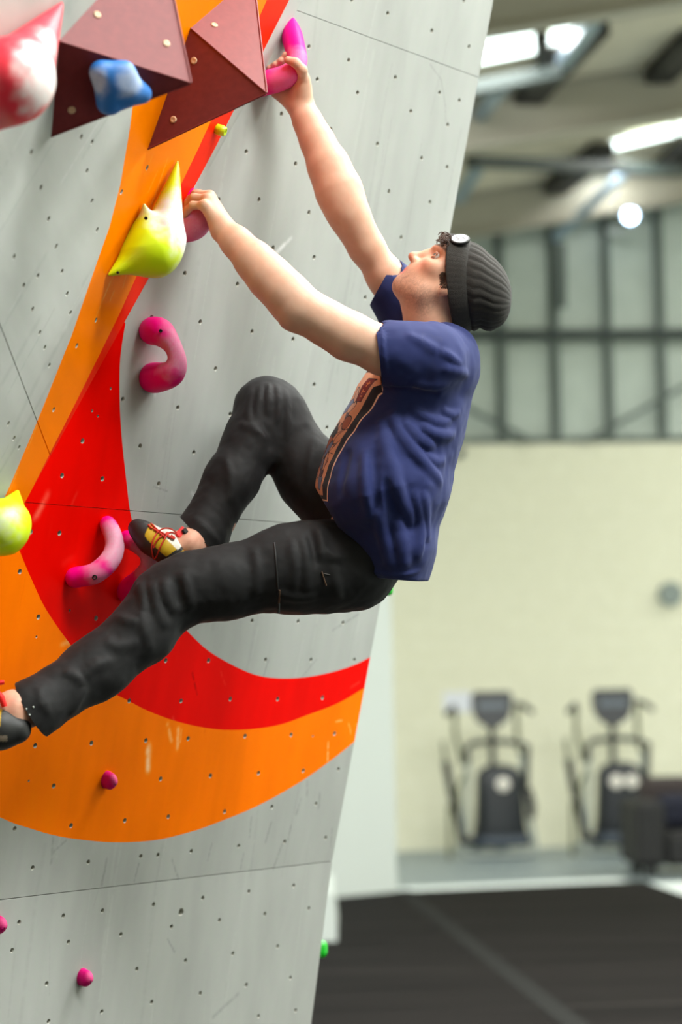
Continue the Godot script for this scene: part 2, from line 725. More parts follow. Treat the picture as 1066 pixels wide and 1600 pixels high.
# a flat panel (local x, y in its plane, z out) of painted pieces with drilled holes
func panel_mesh(pieces: Array, holes: Array, thick: float, uv_lo: Vector2, uv_hi: Vector2) -> ArrayMesh:
	var am := ArrayMesh.new()
	var roots := []
	for pc in pieces:
		var poly: PackedVector2Array = pc[0]
		if poly.size() < 3:
			continue
		var box := Rect2(poly[0], Vector2.ZERO)
		for p in poly:
			box = box.expand(p)
		var root := CSGCombiner3D.new()
		add_child(root)
		var body := CSGPolygon3D.new()
		body.polygon = poly
		body.mode = CSGPolygon3D.MODE_DEPTH
		body.depth = thick
		body.material = pc[1]
		root.add_child(body)
		for h in holes:
			if not box.grow(0.02).has_point(Vector2(h.x, h.y)):
				continue
			var cy := CSGCylinder3D.new()
			cy.radius = h.z
			cy.height = 0.018
			cy.sides = 14
			cy.operation = CSGShape3D.OPERATION_SUBTRACTION
			cy.material = M.bolt_insert
			cy.rotation.x = PI / 2
			cy.position = Vector3(h.x, h.y, 0.0)
			root.add_child(cy)
			var co := CSGCylinder3D.new()
			co.cone = true
			co.radius = h.z * 1.9
			co.height = h.z * 2.6
			co.sides = 14
			co.operation = CSGShape3D.OPERATION_SUBTRACTION
			co.material = M.bolt_insert
			co.rotation.x = -PI / 2
			co.position = Vector3(h.x, h.y, -h.z * 1.3 + h.z * 0.75)
			root.add_child(co)
		roots.append(root)
	await get_tree().process_frame
	await get_tree().process_frame
	for root in roots:
		var b: ArrayMesh = root.bake_static_mesh()
		for s in b.get_surface_count():
			var arr := b.surface_get_arrays(s)
			var vs: PackedVector3Array = arr[Mesh.ARRAY_VERTEX]
			var uvs := PackedVector2Array()
			for p in vs:
				uvs.append(Vector2((p.x - uv_lo.x) / (uv_hi.x - uv_lo.x), (uv_hi.y - p.y) / (uv_hi.y - uv_lo.y)))
			arr[Mesh.ARRAY_TEX_UV] = uvs
			arr[Mesh.ARRAY_TANGENT] = null
			am.add_surface_from_arrays(Mesh.PRIMITIVE_TRIANGLES, arr)
			am.surface_set_material(am.get_surface_count() - 1, b.surface_get_material(s))
		remove_child(root)
		root.free()
	return am

func first(polys: Array) -> PackedVector2Array:
	var best := PackedVector2Array()
	for p in polys:
		if p.size() > best.size():
			best = p
	return best

func to2(px: Array, steep := false) -> PackedVector2Array:
	var o := PackedVector2Array()
	for i in range(0, px.size(), 2):
		o.append(steep2(px[i], px[i + 1]) if steep else wall2(px[i], px[i + 1]))
	return o

# rounded run through points, for painted edges
func smooth(pts: PackedVector2Array, n := 5) -> PackedVector2Array:
	var o := PackedVector2Array()
	for i in pts.size() - 1:
		var p0 := pts[maxi(i - 1, 0)]
		var p3 := pts[mini(i + 2, pts.size() - 1)]
		for k in n:
			o.append(pts[i].cubic_interpolate(pts[i + 1], p0, p3, float(k) / n))
	o.append(pts[pts.size() - 1])
	return o

const HOLES := [550,0, 606,21, 675,48, 733,73, 725,1, 483,73, 545,94, 618,121, 687,145, 718,157, 496,124, 559,145, 642,174, 700,195, 440,178, 517,202, 590,225, 659,247, 699,261, 462,256, 608,299, 672,316, 385,237, 405,312, 483,332, 342,312, 427,387, 491,402, 289,427, 371,444, 313,503, 524,477, 571,465, 627,371, 394,518, 458,530, 337,576, 491,601, 192,624, 278,637, 360,647, 511,668, 219,697, 303,707, 248,756, 395,769, 349,847, 237,496, 129,689, 97,743, 160,748, 48,831, 93,833, 31,893, 60,964, 150,966, 259,1032, 317,969, 394,970, 466,971, 536,973, 326,1032, 415,1031, 486,1031, 554,1031, 283,1095, 360,1092, 434,1092, 504,1090, 294,1154, 383,1150, 455,1148, 523,1146, 329,1212, 404,1208, 474,1204, 529,1202, 494,1256, 55,1165, 143,1161, 228,1157, 202,1095, 84,1228, 251,1217, 111,1290, 195,1282, 263,1276, 23,1295, 51,1356, 138,1347, 220,1338, 247,1336, 299,1330, 351,1268, 425,1261, 373,1322, 445,1315, 509,1309, 565,560, 600,620, 640,700, 590,760, 450,690, 430,900, 520,880]
const PINS := [173,607, 144,642, 153,650, 57,995, 109,954, 489,1150, 45,1220]
const KICK_HOLES := [317,1403, 389,1393, 459,1384, 343,1438, 414,1428, 483,1419, 30,1441, 99,1431, 160,1423, 240,1413, 107,1472, 189,1460, 268,1448, 19,1485, 214,1514, 73,1537, 237,1566, 159,1581, 76,1596, 283,1425, 364,1490, 434,1479, 290,1501, 385,1539, 454,1528, 313,1552, 404,1588, 462,1579]
const STEEP_HOLES := [127,214, 144,222, 136,267, 49,238, 64,293, 144,314, 76,342, 152,359, 88,385, 22,401, 97,424, 59,431, 37,446, 105,459, 51,483, 110,489, 62,520, 70,543, 77,571, 13,662, 22,685, 30,699, 230,262, 190,300, 120,540, 150,500, 84,640]

func climbing_wall() -> void:
	var lo := Vector2(-0.80, -1.45)
	var hi := Vector2(0.88, 1.45)
	var W := 960
	var H := 1536
	var px := func(p: Vector2) -> Vector2: return Vector2((p.x - lo.x) / (hi.x - lo.x) * W, (hi.y - p.y) / (hi.y - lo.y) * H)
	var dark := Color(0.2, 0.23, 0.22, 0.10)
	var scuffs := [[424,1285,415,1316,4], [393,1277,390,1308,3], [441,1319,427,1358,4], [381,1333,376,1358,3], [331,1319,325,1344,3], [519,1296,517,1322,4], [455,1290,450,1312,3], [480,1220,480,1243,4], [83,1309,80,1349,4], [105,1312,84,1331,3], [167,1343,159,1383,4], [217,1349,210,1377,3], [269,1343,279,1374,3], [364,1550,323,1586,5], [258,1466,268,1486,3], [672,100,690,125,2], [690,125,696,165,2], [696,165,697,195,2], [420,1030,412,1056,3], [520,985,560,960,3], [470,1060,495,1030,2], [240,760,262,768,2], [500,1240,498,1262,5], [470,1250,462,1275,5]]
	var gs := []
	for s in scuffs:
		var p: Vector2 = px.call(wall2(s[0], s[1]))
		var q: Vector2 = px.call(wall2(s[2], s[3]))
		gs.append([p.x, p.y, q.x, q.y, s[4], dark])
	for i in 150:
		var x := rng.randf_range(0, W)
		var y := rng.randf_range(0, H)
		var l := rng.randf_range(30, 260)
		var k := rng.randf() < 0.5
		gs.append([x, y, x + rng.randf_range(-12, 12), y + l, rng.randi_range(2, 7), Color(0.22, 0.25, 0.23, 0.028) if k else Color(1, 1, 1, 0.05)])
	for s in [[240,600,243,622,5], [425,402,446,380,6], [330,800,352,830,8], [300,770,320,790,5], [432,395,455,372,5]]:
		var p: Vector2 = px.call(wall2(s[0], s[1]))
		var q: Vector2 = px.call(wall2(s[2], s[3]))
		gs.append([p.x, p.y, q.x, q.y, s[4], Color(1, 1, 1, 0.25)])
	var grey := painted("wall_paint_grey", paint_image(W, H, Color(0.642, 0.651, 0.634), 0.05, 3, gs), 0.5, 2)
	var rs := []
	for s in [[75,772,58,806,9,0.35], [66,790,52,812,7,0.3], [120,770,112,790,4,0.15], [210,905,222,890,6,0.1], [140,930,190,900,14,0.05], [100,880,112,872,9,0.10], [170,985,130,1010,10,0.05], [345,1050,352,1070,3,0.2], [548,1075,562,1066,4,0.22], [270,1120,274,1134,4,0.25]]:
		var p: Vector2 = px.call(wall2(s[0], s[1]))
		var q: Vector2 = px.call(wall2(s[2], s[3]))
		rs.append([p.x, p.y, q.x, q.y, s[4], Color(1.0, 0.62, 0.5, s[5])])
	for i in 60:
		var x := rng.randf_range(0, W)
		var y := rng.randf_range(H * 0.3, H * 0.85)
		rs.append([x, y, x + rng.randf_range(-5, 5), y + rng.randf_range(2, 60), rng.randi_range(2, 4), Color(1, 0.5, 0.3, 0.06)])
	for s in [[300,1050,308,1085,3]]:
		var p: Vector2 = px.call(wall2(s[0], s[1]))
		var q: Vector2 = px.call(wall2(s[2], s[3]))
		rs.append([p.x, p.y, q.x, q.y, s[4], Color(0.3, 0, 0, 0.2)])
	var red := painted("wall_paint_red", paint_image(W, H, Color(0.90, 0.025, 0.0), 0.06, 13, rs), 0.42, 3)
	var os := []
	for s in [[233,1165,232,1204,9,0.5], [230,1172,231,1202,7,0.5], [262,1132,268,1158,6,0.4], [279,1134,277,1174,6,0.45], [284,1140,282,1160,3,0.25], [513,1160,512,1190,3,0.45], [525,1127,536,1126,3,0.35], [545,1130,549,1148,3,0.3], [96,1008,106,1004,6,0.3], [104,996,108,1008,5,0.25], [556,1133,561,1131,2,0.4]]:
		var p: Vector2 = px.call(wall2(s[0], s[1]))
		var q: Vector2 = px.call(wall2(s[2], s[3]))
		os.append([p.x, p.y, q.x, q.y, s[4], Color(1.0, 0.86, 0.76, s[5])])
	for i in 70:
		var x := rng.randf_range(0, W)
		var y := rng.randf_range(H * 0.4, H)
		os.append([x, y, x + rng.randf_range(-5, 5), y + rng.randf_range(2, 40), rng.randi_range(1, 4), Color(1, 0.72, 0.35, 0.07) if i % 2 == 0 else Color(0.6, 0.25, 0.0, 0.05)])
	var orange := painted("wall_paint_orange", paint_image(W, H, Color(0.99, 0.46, 0.0), 0.05, 23, os), 0.42, 4)
	# painted outlines on the wall
	var inner := smooth(to2([196,505, 188,560, 187,620, 190,680, 198,755, 206,812, 228,885, 262,950, 288,981, 326,1017, 373,1044, 410,1057, 453,1060, 497,1055, 543,1043, 580,1026, 640,990]))
	var outer := smooth(to2([620,1045, 571,1074, 528,1099, 481,1117, 435,1133, 382,1140, 333,1139, 279,1128, 232,1111, 201,1095, 163,1072, 113,1011, 73,954, 51,909, 30,859, 5,790]))
	var base := smooth(to2([640,1085, 555,1158, 512,1192, 466,1224, 401,1260, 330,1289, 294,1301, 248,1312, 201,1316, 155,1315, 93,1307, 46,1294, 0,1277, -120,1215]))
	var red_poly := inner.duplicate()
	red_poly.append_array(outer)
	red_poly.append_array(to2([-20,740, 120,430]))
	var orange_poly := outer.duplicate()
	orange_poly.reverse()
	orange_poly.append_array(base)
	orange_poly.append_array(to2([-200,1100, -200,700]))
	# seams
	var sa := wall2(0, 1405).lerp(wall2(520, 1345), 0.5).y
	var sb := wall2(40, 785).lerp(wall2(410, 814), 0.5).y
	var sc := wall2(480, 22).lerp(wall2(745, 120), 0.5).y
	var edge := func(y: float) -> float: return lerpf(0.777, 0.831, (y + 0.9) / 2.26)
	var rows := [[sa, sb - 0.0007], [sb + 0.0007, sc - 0.0007], [sc + 0.0007, sc + 1.22]]
	var holes := []
	for i in range(0, HOLES.size(), 2):
		var p := wall2(HOLES[i], HOLES[i + 1])
		holes.append(Vector3(p.x, p.y, 0.0043))
	for i in range(0, PINS.size(), 2):
		var p := wall2(PINS[i], PINS[i + 1])
		holes.append(Vector3(p.x, p.y, 0.0022))
	var root := struct_root("wall_main", "overhanging pale grey climbing wall with red and orange painted swoosh")
	for r in rows:
		var rect := PackedVector2Array([Vector2(-1.9, r[0]), Vector2(edge.call(r[0]), r[0]), Vector2(edge.call(r[1]), r[1]), Vector2(-1.9, r[1])])
		var pieces := []
		var rp := first(Geometry2D.intersect_polygons(rect, red_poly))
		var op := first(Geometry2D.intersect_polygons(rect, orange_poly))
		if rp.size() > 2:
			pieces.append([rp, red])
		if op.size() > 2:
			pieces.append([op, orange])
		var rest := [rect]
		for cutter in [red_poly, orange_poly]:
			var nxt := []
			for q in rest:
				nxt.append_array(Geometry2D.clip_polygons(q, cutter))
			rest = nxt
		for q in rest:
			pieces.append([q, grey])
		var rowh := []
		for h in holes:
			if h.y > r[0] + 0.008 and h.y < r[1] - 0.008 and h.x < edge.call(h.y) - 0.01:
				rowh.append(h)
		var o := obj("panel", await panel_mesh(pieces, rowh, 0.018, lo, hi), null, root)
		o.transform = Transform3D(Basis(WH, WU, WN), WO)
	# kick panel below the lowest seam, a little less steep
	var out := Vector3(-WH.z, 0, WH.x)
	var kl := deg_to_rad(10.3)
	var KU := Vector3.UP * cos(kl) + out * sin(kl)
	var KN := WH.cross(KU)
	var KO := WO + WU * sa
	var kh := []
	for i in range(0, KICK_HOLES.size(), 2):
		var q := hit(KICK_HOLES[i], KICK_HOLES[i + 1], KO, KN) - KO
		kh.append(Vector3(q.dot(WH), q.dot(KU), 0.0043 if KICK_HOLES[i] != 283 else 0.007))
	var kx: float = edge.call(sa)
	var kr := PackedVector2Array([Vector2(-1.9, -1.16), Vector2(kx - 0.006, -1.16), Vector2(kx, -0.002), Vector2(-1.9, -0.002)])
	var ko := obj("panel", await panel_mesh([[kr, grey]], kh, 0.018, Vector2(lo.x, lo.y - sa), Vector2(hi.x, hi.y - sa)), null, root)
	ko.transform = Transform3D(Basis(WH, KU, KN), KO)
	# the far side of the corner, running back from the wall's edge
	var back := Vector3(-0.42, 0, -0.9).normalized()
	var e0 := WO + WH * (kx - 0.007) + WU * sa + KU * (-1.16) - WN * 0.003
	var e1 := WO + WH * (kx - 0.002) + WU * sa - WN * 0.003
	var e2: Vector3 = WO + WH * (edge.call(sc + 1.22) - 0.002) + WU * (sc + 1.22) - WN * 0.003
	for pr in [[e0, e1], [e1, e2]]:
		var g := Geo.new()
		var on: Vector3 = (pr[1] - pr[0]).cross(back).normalized()
		if on.x < 0.0:
			on = -on
		var p0: Vector3 = pr[0]
		var p1: Vector3 = pr[1]
		var w0 := p0 + back * 1.6
		var w1 := p1 + back * 1.6
		g.quad(p0, p1, w1, w0, on)
		g.quad(p0 - on * 0.018, p1 - on * 0.018, w1 - on * 0.018, w0 - on * 0.018, -on)
		obj("side_panel", g, M.white_board, root)
	# ------- the steeper wall on the left of the crease
	var slo := Vector2(-0.35, -0.05)
	var shi := Vector2(1.55, 1.75)
	var SW := 1024
	var SH := 970
	var mirrored := PE.cross(PF).dot(PN) < 0.0
	var spx := func(p: Vector2) -> Vector2: return Vector2((p.x - slo.x) / (shi.x - slo.x) * SW, ((p.y - slo.y) if mirrored else (shi.y - p.y)) / (shi.y - slo.y) * SH)
	var ss := []
	for i in 110:
		var x := rng.randf_range(0, SW)
		var y := rng.randf_range(0, SH)
		ss.append([x, y, x + rng.randf_range(30, 160), y + rng.randf_range(-10, 10), rng.randi_range(3, 9), Color(0.25, 0.28, 0.28, 0.05) if i % 2 == 0 else Color(1, 1, 1, 0.09)])
	var so := []
	for s in [[262,248,236,322,0.16], [250,290,226,340,0.14], [246,268,232,300,0.14], [178,430,160,470,0.22], [172,440,150,495,0.2], [200,420,192,450,0.22], [178,455,172,470,0.3], [58,664,44,700,0.3], [240,240,225,275,0.12], [340,60,330,85,0.2], [30,730,12,775,0.25]]:
		var p: Vector2 = spx.call(steep2(s[0], s[1]))
		var q: Vector2 = spx.call(steep2(s[2], s[3]))
		so.append([p.x, p.y, q.x, q.y, 3, Color(1.0, 0.86, 0.72, s[4])])
	for i in 90:
		var x := rng.randf_range(0, SW)
		var y := rng.randf_range(SH * 0.5, SH)
		so.append([x, y, x + rng.randf_range(20, 120), y + rng.randf_range(-4, 4), rng.randi_range(1, 3), Color(1, 0.78, 0.4, 0.10) if i % 2 == 0 else Color(0.6, 0.28, 0.0, 0.10)])
	var sg := painted("steep_paint_grey", paint_image(SW, SH, Color(0.70, 0.71, 0.692), 0.06, 33, ss), 0.5, 2)
	var sor := painted("steep_paint_orange", paint_image(SW, SH, Color(0.99, 0.50, 0.0), 0.05, 43, so), 0.35, 4)
	var sr := []
	for i in 40:
		var x := rng.randf_range(0, SW)
		var y := rng.randf_range(SH * 0.75, SH)
		sr.append([x, y, x + rng.randf_range(20, 140), y, rng.randi_range(1, 3), Color(1, 0.6, 0.4, 0.08) if i % 2 == 0 else Color(0.4, 0.05, 0.0, 0.12)])
	var sred := painted("steep_paint_red", paint_image(SW, SH, Color(0.93, 0.16, 0.035), 0.08, 53, sr), 0.35, 3)
	var ob := to2([222,-120, 218,0, 213,120, 203,200, 188,289, 171,355, 155,400, 112,524, 58,659, 15,760, -40,880, -120,1050], true)
	var rb := to2([468,-110, 417,0, 400,39, 352,140, 311,230, 286,282, 211,437, 187,490, 126,614, 52,760, -15,890, -90,1030], true)
	var gb := to2([505,-110, 452,0, 408,87, 337,230, 288,321, 230,440, 192,516], true)
	var whole := PackedVector2Array([Vector2(-1.0, 0.0), Vector2(2.3, 0.0), Vector2(2.3, 2.0), Vector2(-1.0, 2.0)])
	var left := ob.duplicate()
	left.append_array(PackedVector2Array([Vector2(2.4, 0.5), Vector2(2.4, 2.2), Vector2(-1.2, 2.2), Vector2(-1.2, ob[0].y)]))
	var strip := rb.duplicate()
	strip.append_array(PackedVector2Array([Vector2(2.4, 0.02), Vector2(2.4, -0.1), Vector2(gb[6].x, -0.1)]))
	var gr := gb.duplicate()
	gr.reverse()
	strip.append_array(gr)
	var near := gb.duplicate()
	near.append_array(PackedVector2Array([Vector2(gb[6].x, -0.1), Vector2(-1.2, -0.1), Vector2(-1.2, gb[0].y)]))
	# the joint between the two boards
	var j0 := steep2(0, 507)
	var j1 := steep2(58, 658)
	var jd := (j1 - j0).normalized()
	var jn := Vector2(-jd.y, jd.x) * 0.0012
	var upper := PackedVector2Array([j0 - jd * 4 + jn, j1 + jd * 4 + jn, j1 + jd * 4 + jn.normalized() * 5, j0 - jd * 4 + jn.normalized() * 5])
	var lower := PackedVector2Array([j0 - jd * 4 - jn, j1 + jd * 4 - jn, j1 + jd * 4 - jn.normalized() * 5, j0 - jd * 4 - jn.normalized() * 5])
	var sh := []
	for i in range(0, STEEP_HOLES.size(), 2):
		var p := steep2(STEEP_HOLES[i], STEEP_HOLES[i + 1])
		sh.append(Vector3(p.x, p.y, 0.0043))
	var sroot := struct_root("wall_steep", "steeper grey climbing wall with a long orange and red painted band")
	for hf in [upper, lower]:
		var pieces := []
		for q in Geometry2D.intersect_polygons(whole, hf):
			for l in Geometry2D.intersect_polygons(q, left):
				pieces.append([l, sg])
			for l in Geometry2D.intersect_polygons(q, strip):
				pieces.append([l, sred])
			for l in Geometry2D.intersect_polygons(q, near):
				pieces.append([l, sg])
			var rest := [q]
			for cutter in [left, strip, near]:
				var nxt := []
				for w in rest:
					nxt.append_array(Geometry2D.clip_polygons(w, cutter))
				rest = nxt
			for l in rest:
				pieces.append([l, sor])
		var zb := PE.cross(PF)
		var flip := zb.dot(PN) < 0.0
		var o := obj("panel", await panel_mesh(flip_pieces(pieces) if flip else pieces, flip_holes(sh) if flip else sh, 0.018, slo if not flip else Vector2(slo.x, -shi.y), shi if not flip else Vector2(shi.x, -slo.y)), null, sroot)
		o.transform = Transform3D(Basis(PE, -PF if flip else PF, PN), PO)

func flip_pieces(pieces: Array) -> Array:
	var o := []
	for p in pieces:
		var q := PackedVector2Array()
		for v in p[0]:
			q.append(Vector2(v.x, -v.y))
		o.append([q, p[1]])
	return o

func flip_holes(hs: Array) -> Array:
	var o := []
	for h in hs:
		o.append(Vector3(h.x, -h.y, h.z))
	return o

# ---------------------------------------------------------------- the hall
const ZB := -26.2            # back wall
func on_back(px: float, py: float, off := 0.0) -> Vector3:
	return HB.inverse() * hit(px, py, hall(0, 0, ZB + off), HB.z)

func on_floor(px: float, py: float, y: float) -> Vector3:
	return HB.inverse() * hit(px, py, Vector3(0, y, 0), Vector3.UP)

const RISE := 0.165
func roof_y(x: float) -> float:
	return 6.9 + RISE * (x - 1.95)

func on_roof(px: float, py: float, drop := 0.0) -> Vector3:
	var n := HB * Vector3(-RISE, 1, 0).normalized()
	return HB.inverse() * hit(px, py, hall(1.95, 6.9 - drop, 0), n)

func hbox(g: Geo, a: Vector3, b: Vector3, e := 0.0) -> void:
	g.box(Transform3D(HB, HB * ((a + b) * 0.5)), ((b - a) * 0.5).abs(), e)

func hbar(g: Geo, a: Vector3, b: Vector3, w: float, h: float, up := Vector3.UP, e := 0.0) -> void:
	g.bar(HB * a, HB * b, w, h, HB * up, e)

func hall_shell() -> void:
	var g := Geo.new()
	hbox(g, Vector3(-9, -0.5, ZB - 0.3), Vector3(15, -0.3, 7))
	structure("floor", g, M.concrete, "grey concrete floor of the hall")
	g = Geo.new()
	hbox(g, Vector3(-9.3, -0.5, ZB), Vector3(-9, 5.6, 7))
	structure("wall_left", g, M.plaster, "pale plastered side wall of the hall")
	g = Geo.new()
	hbox(g, Vector3(15, -0.5, ZB), Vector3(15.3, 9.5, 7))
	structure("wall_right", g, M.plaster, "pale plastered side wall of the hall")
	g = Geo.new()
	hbox(g, Vector3(-9.3, -0.5, 7), Vector3(15.3, 9.5, 7.3))
	structure("wall_front", g, M.plaster, "pale plastered end wall of the hall")
	# back gable: painted blockwork below, sheet cladding on posts above
	var dado := on_back(880, 691).y
	var back := struct_root("wall_back", "gable wall with cream painted blockwork below pale grey cladding")
	g = Geo.new()
	hbox(g, Vector3(-9.3, -0.5, ZB - 0.3), Vector3(15.3, dado, ZB + 0.007))
	obj("mortar", g, M.mortar_paint, back)
	var bw := 0.45
	var bh := (dado + 0.3) / 21.0
	var x0 := on_back(575, 1000).x
	var x1 := on_back(1066, 1000).x + 1.2
	var proto := Geo.new()
	proto.box(Transform3D(), Vector3(bw * 0.5 - 0.005, bh * 0.5 - 0.005, 0.012), 0.004)
	var bm := proto.mesh(M.block_paint)
	var cols := int(ceil((x1 - x0) / bw))
	for r in 21:
		for c in cols:
			var x := x0 + (c + 0.5 + (0.5 if r % 2 == 1 else 0.0)) * bw
			var o := obj("block", bm, null, back)
			o.transform = Transform3D(HB, hall(x, -0.3 + (r + 0.5) * bh, ZB + rng.randf_range(-0.0015, 0.0015)))
	g = Geo.new()
	hbox(g, Vector3(-9.3, dado, ZB - 0.4), Vector3(15.3, 9.5, ZB - 0.12))
	obj("outer_sheet", g, M.cladding, back)
	g = Geo.new()
	hbox(g, Vector3(-9.3, dado - 0.01, ZB - 0.15), Vector3(15.3, dado + 0.05, ZB + 0.03), 0.005)
	obj("ledge", g, M.post_steel, back)
	var rail := on_back(880, 522).y
	g = Geo.new()
	hbox(g, Vector3(-9.2, rail - 0.05, ZB - 0.1), Vector3(15.2, rail + 0.05, ZB + 0.06), 0.004)
	obj("rail", g, M.rail_steel, back)
	var first_x := on_back(787, 650).x
	var step := (on_back(1038, 650).x - first_x) / 3.0
	for k in range(-4, 8):
		var x := first_x + step * k
		g = Geo.new()
		hbox(g, Vector3(x - 0.042, dado, ZB - 0.12), Vector3(x + 0.042, roof_y(x) - 0.02, ZB + 0.02), 0.004)
		obj("post", g, M.post_steel, back)
		for t in [[dado + 0.06, rail - 0.06], [rail + 0.06, roof_y(x) - 0.05]]:
			g = Geo.new()
			hbox(g, Vector3(x + 0.05, t[0], ZB - 0.13), Vector3(x + step - 0.05, t[1], ZB - 0.07), 0.01)
			obj("cladding_panel", g, M.cladding, back)
	for d in [[650, 596, 834, 691], [913, 691, 1120, 576], [560, 500, 700, 640]]:
		g = Geo.new()
		hbar(g, on_back(d[0], d[1], 0.05), on_back(d[2], d[3], 0.05), 0.05, 0.05, Vector3.BACK, 0.004)
		obj("brace", g, M.post_steel, back)
	g = Geo.new()
	hbar(g, on_back(878, 380, 0.08), on_back(879, 482, 0.08), 0.09, 0.05, Vector3.BACK, 0.004)
	obj("conduit", g, M.post_steel, back)
	g = Geo.new()
	hbar(g, on_roof(985, 262, 0.1), on_back(866, 374, 0.1), 0.09, 0.09, Vector3.UP, 0.004)
	obj("brace", g, M.galvanised, back)
	# small fittings on the wall
	var p := on_back(720, 708, 0.05)
	g = Geo.new()
	hbox(g, p - Vector3(0.045, 0.045, 0.05), p + Vector3(0.045, 0.045, 0.03), 0.012)
	g.lathe(Transform3D(HB * Basis(Vector3.RIGHT, PI / 2), HB * (p + Vector3(0, 0, 0.03))), [Vector2(0, 0.0), Vector2(0.03, 0.0), Vector2(0.03, 0.02), Vector2(0.02, 0.03), Vector2(0, 0.03)], 12)
	tag(obj("sensor", g, M.rail_steel), "small dark sensor box at the top of the cream wall", "sensor")
	p = on_back(1048, 928, 0.03)
	var fan := thing("wall_clock", "round grey rimmed clock hanging on the cream wall", "clock", HB * p)
	g = Geo.new()
	var ft := Transform3D(HB * Basis(Vector3.RIGHT, PI / 2), HB * p)
	g.lathe(ft, [Vector2(0.105, -0.01), Vector2(0.14, -0.01), Vector2(0.14, 0.04), Vector2(0.12, 0.05), Vector2(0.105, 0.04)], 28)
	obj("rim", g, mat("clock_rim", Color(0.5, 0.54, 0.52), 0.5), fan)
	g = Geo.new()
	g.lathe(ft, [Vector2(0, -0.008), Vector2(0.11, -0.008), Vector2(0.11, 0.022), Vector2(0, 0.024)], 28)
	obj("dial", g, mat("clock_dial", Color(0.72, 0.74, 0.72), 0.6), fan)
	for h in [[0.07, 0.6], [0.09, 2.5]]:
		g = Geo.new()
		var e: Vector3 = Vector3(sin(h[1]), cos(h[1]), 0) * h[0]
		hbar(g, p + Vector3(0, 0, 0.028), p + Vector3(0, 0, 0.028) + e, 0.008, 0.003, Vector3.BACK)
		obj("hand", g, M.rail_steel, fan)
	p = on_back(715, 1097, 0.02)
	g = Geo.new()
	hbox(g, p - Vector3(0.16, 0.115, 0.006), p + Vector3(0.16, 0.115, 0.0))
	tag(obj("paper_notice", g, M.paper), "white paper notice taped to the cream wall above a cross trainer", "notice")
	# flood lamp on the gable
	p = on_back(985, 337, 0.45)
	var fl := thing("flood_lamp", "round flood lamp with a bright face high on the cladding", "lamp", HB * p)
	var aim := Transform3D(HB * Basis(Vector3.RIGHT, PI / 2 + 0.15), HB * p)
	g = Geo.new()
	g.lathe(aim, [Vector2(0.02, -0.2), Vector2(0.07, -0.19), Vector2(0.09, -0.08), Vector2(0.1, -0.01), Vector2(0.1, 0.005), Vector2(0.088, 0.005), Vector2(0.08, -0.01), Vector2(0, -0.01)], 24)
	obj("housing", g, M.rail_steel, fl)
	g = Geo.new()
	g.lathe(aim, [Vector2(0, -0.004), Vector2(0.08, -0.004), Vector2(0.08, 0.0), Vector2(0, 0.002)], 24)
	var lm := mat("lamp_face", Color(0.9, 0.95, 1.0), 0.3)
	lm.emission_enabled = true
	lm.emission = Color(0.75, 0.88, 1.0)
	lm.emission_energy_multiplier = 1.3
	obj("lamp_face", g, lm, fl)
	g = Geo.new()
	hbar(g, p + Vector3(0, 0, -0.15), Vector3(p.x, p.y, ZB), 0.04, 0.04, Vector3.UP)
	obj("bracket", g, M.post_steel, fl)
	var ll := AreaLight3D.new()
	ll.name = "flood_glow"
	ll.area_size = Vector2(0.18, 0.18)
	ll.light_energy = 0.12
	ll.light_color = Color(0.8, 0.9, 1.0)
	ll.shadow_enabled = true
	ll.transform = Transform3D(HB, HB * (p + Vector3(0, -0.01, 0.03)))
	add_child(ll)
	p = on_back(966, 362, 0.06)
	g = Geo.new()
	hbox(g, p - Vector3(0.13, 0.05, 0.06), p + Vector3(0.13, 0.05, 0.06), 0.02)
	tag(obj("junction_box", g, M.white_board), "small white box below the flood lamp", "box")
	# pale side of the next climbing wall, standing on the mats
	var c := on_floor(621, 1393, 0.0)
	var l := on_floor(528, 1402, 0.0)
	var tl := at(612, 700, 17.0)
	var wc := struct_root("wall_far_panel", "white side of the next climbing wall behind the overhang")
	g = Geo.new()
	var h := 4.2
	var cw := hall(c.x, 0, c.z)
	var lw := hall(l.x, 0, l.z)
	var dirw := (lw - cw).normalized()
	var lw2 := cw + dirw * 3.0
	g.prism(Transform3D(Basis(-dirw, Vector3.UP, (-dirw).cross(Vector3.UP)), cw), PackedVector2Array([Vector2(0, 0), Vector2(0.0, h), Vector2(-3.0, h), Vector2(-3.0, 0)]), -0.6, 0.0)
	obj("panel", g, M.white_board, wc)
	var k := on_floor(527, 1471, 0.0)
	var kw := hall(k.x, 0, k.z)
	g = Geo.new()
	g.prism(Transform3D(Basis(Vector3.RIGHT, Vector3.UP, Vector3.BACK), kw), PackedVector2Array([Vector2(0, 0), Vector2(-0.02, 0.27), Vector2(-0.05, 0.29), Vector2(-2.0, 0.29), Vector2(-2.0, 0)]), -1.6, 0.0)
	obj("kick_board", g, M.white_board, wc)

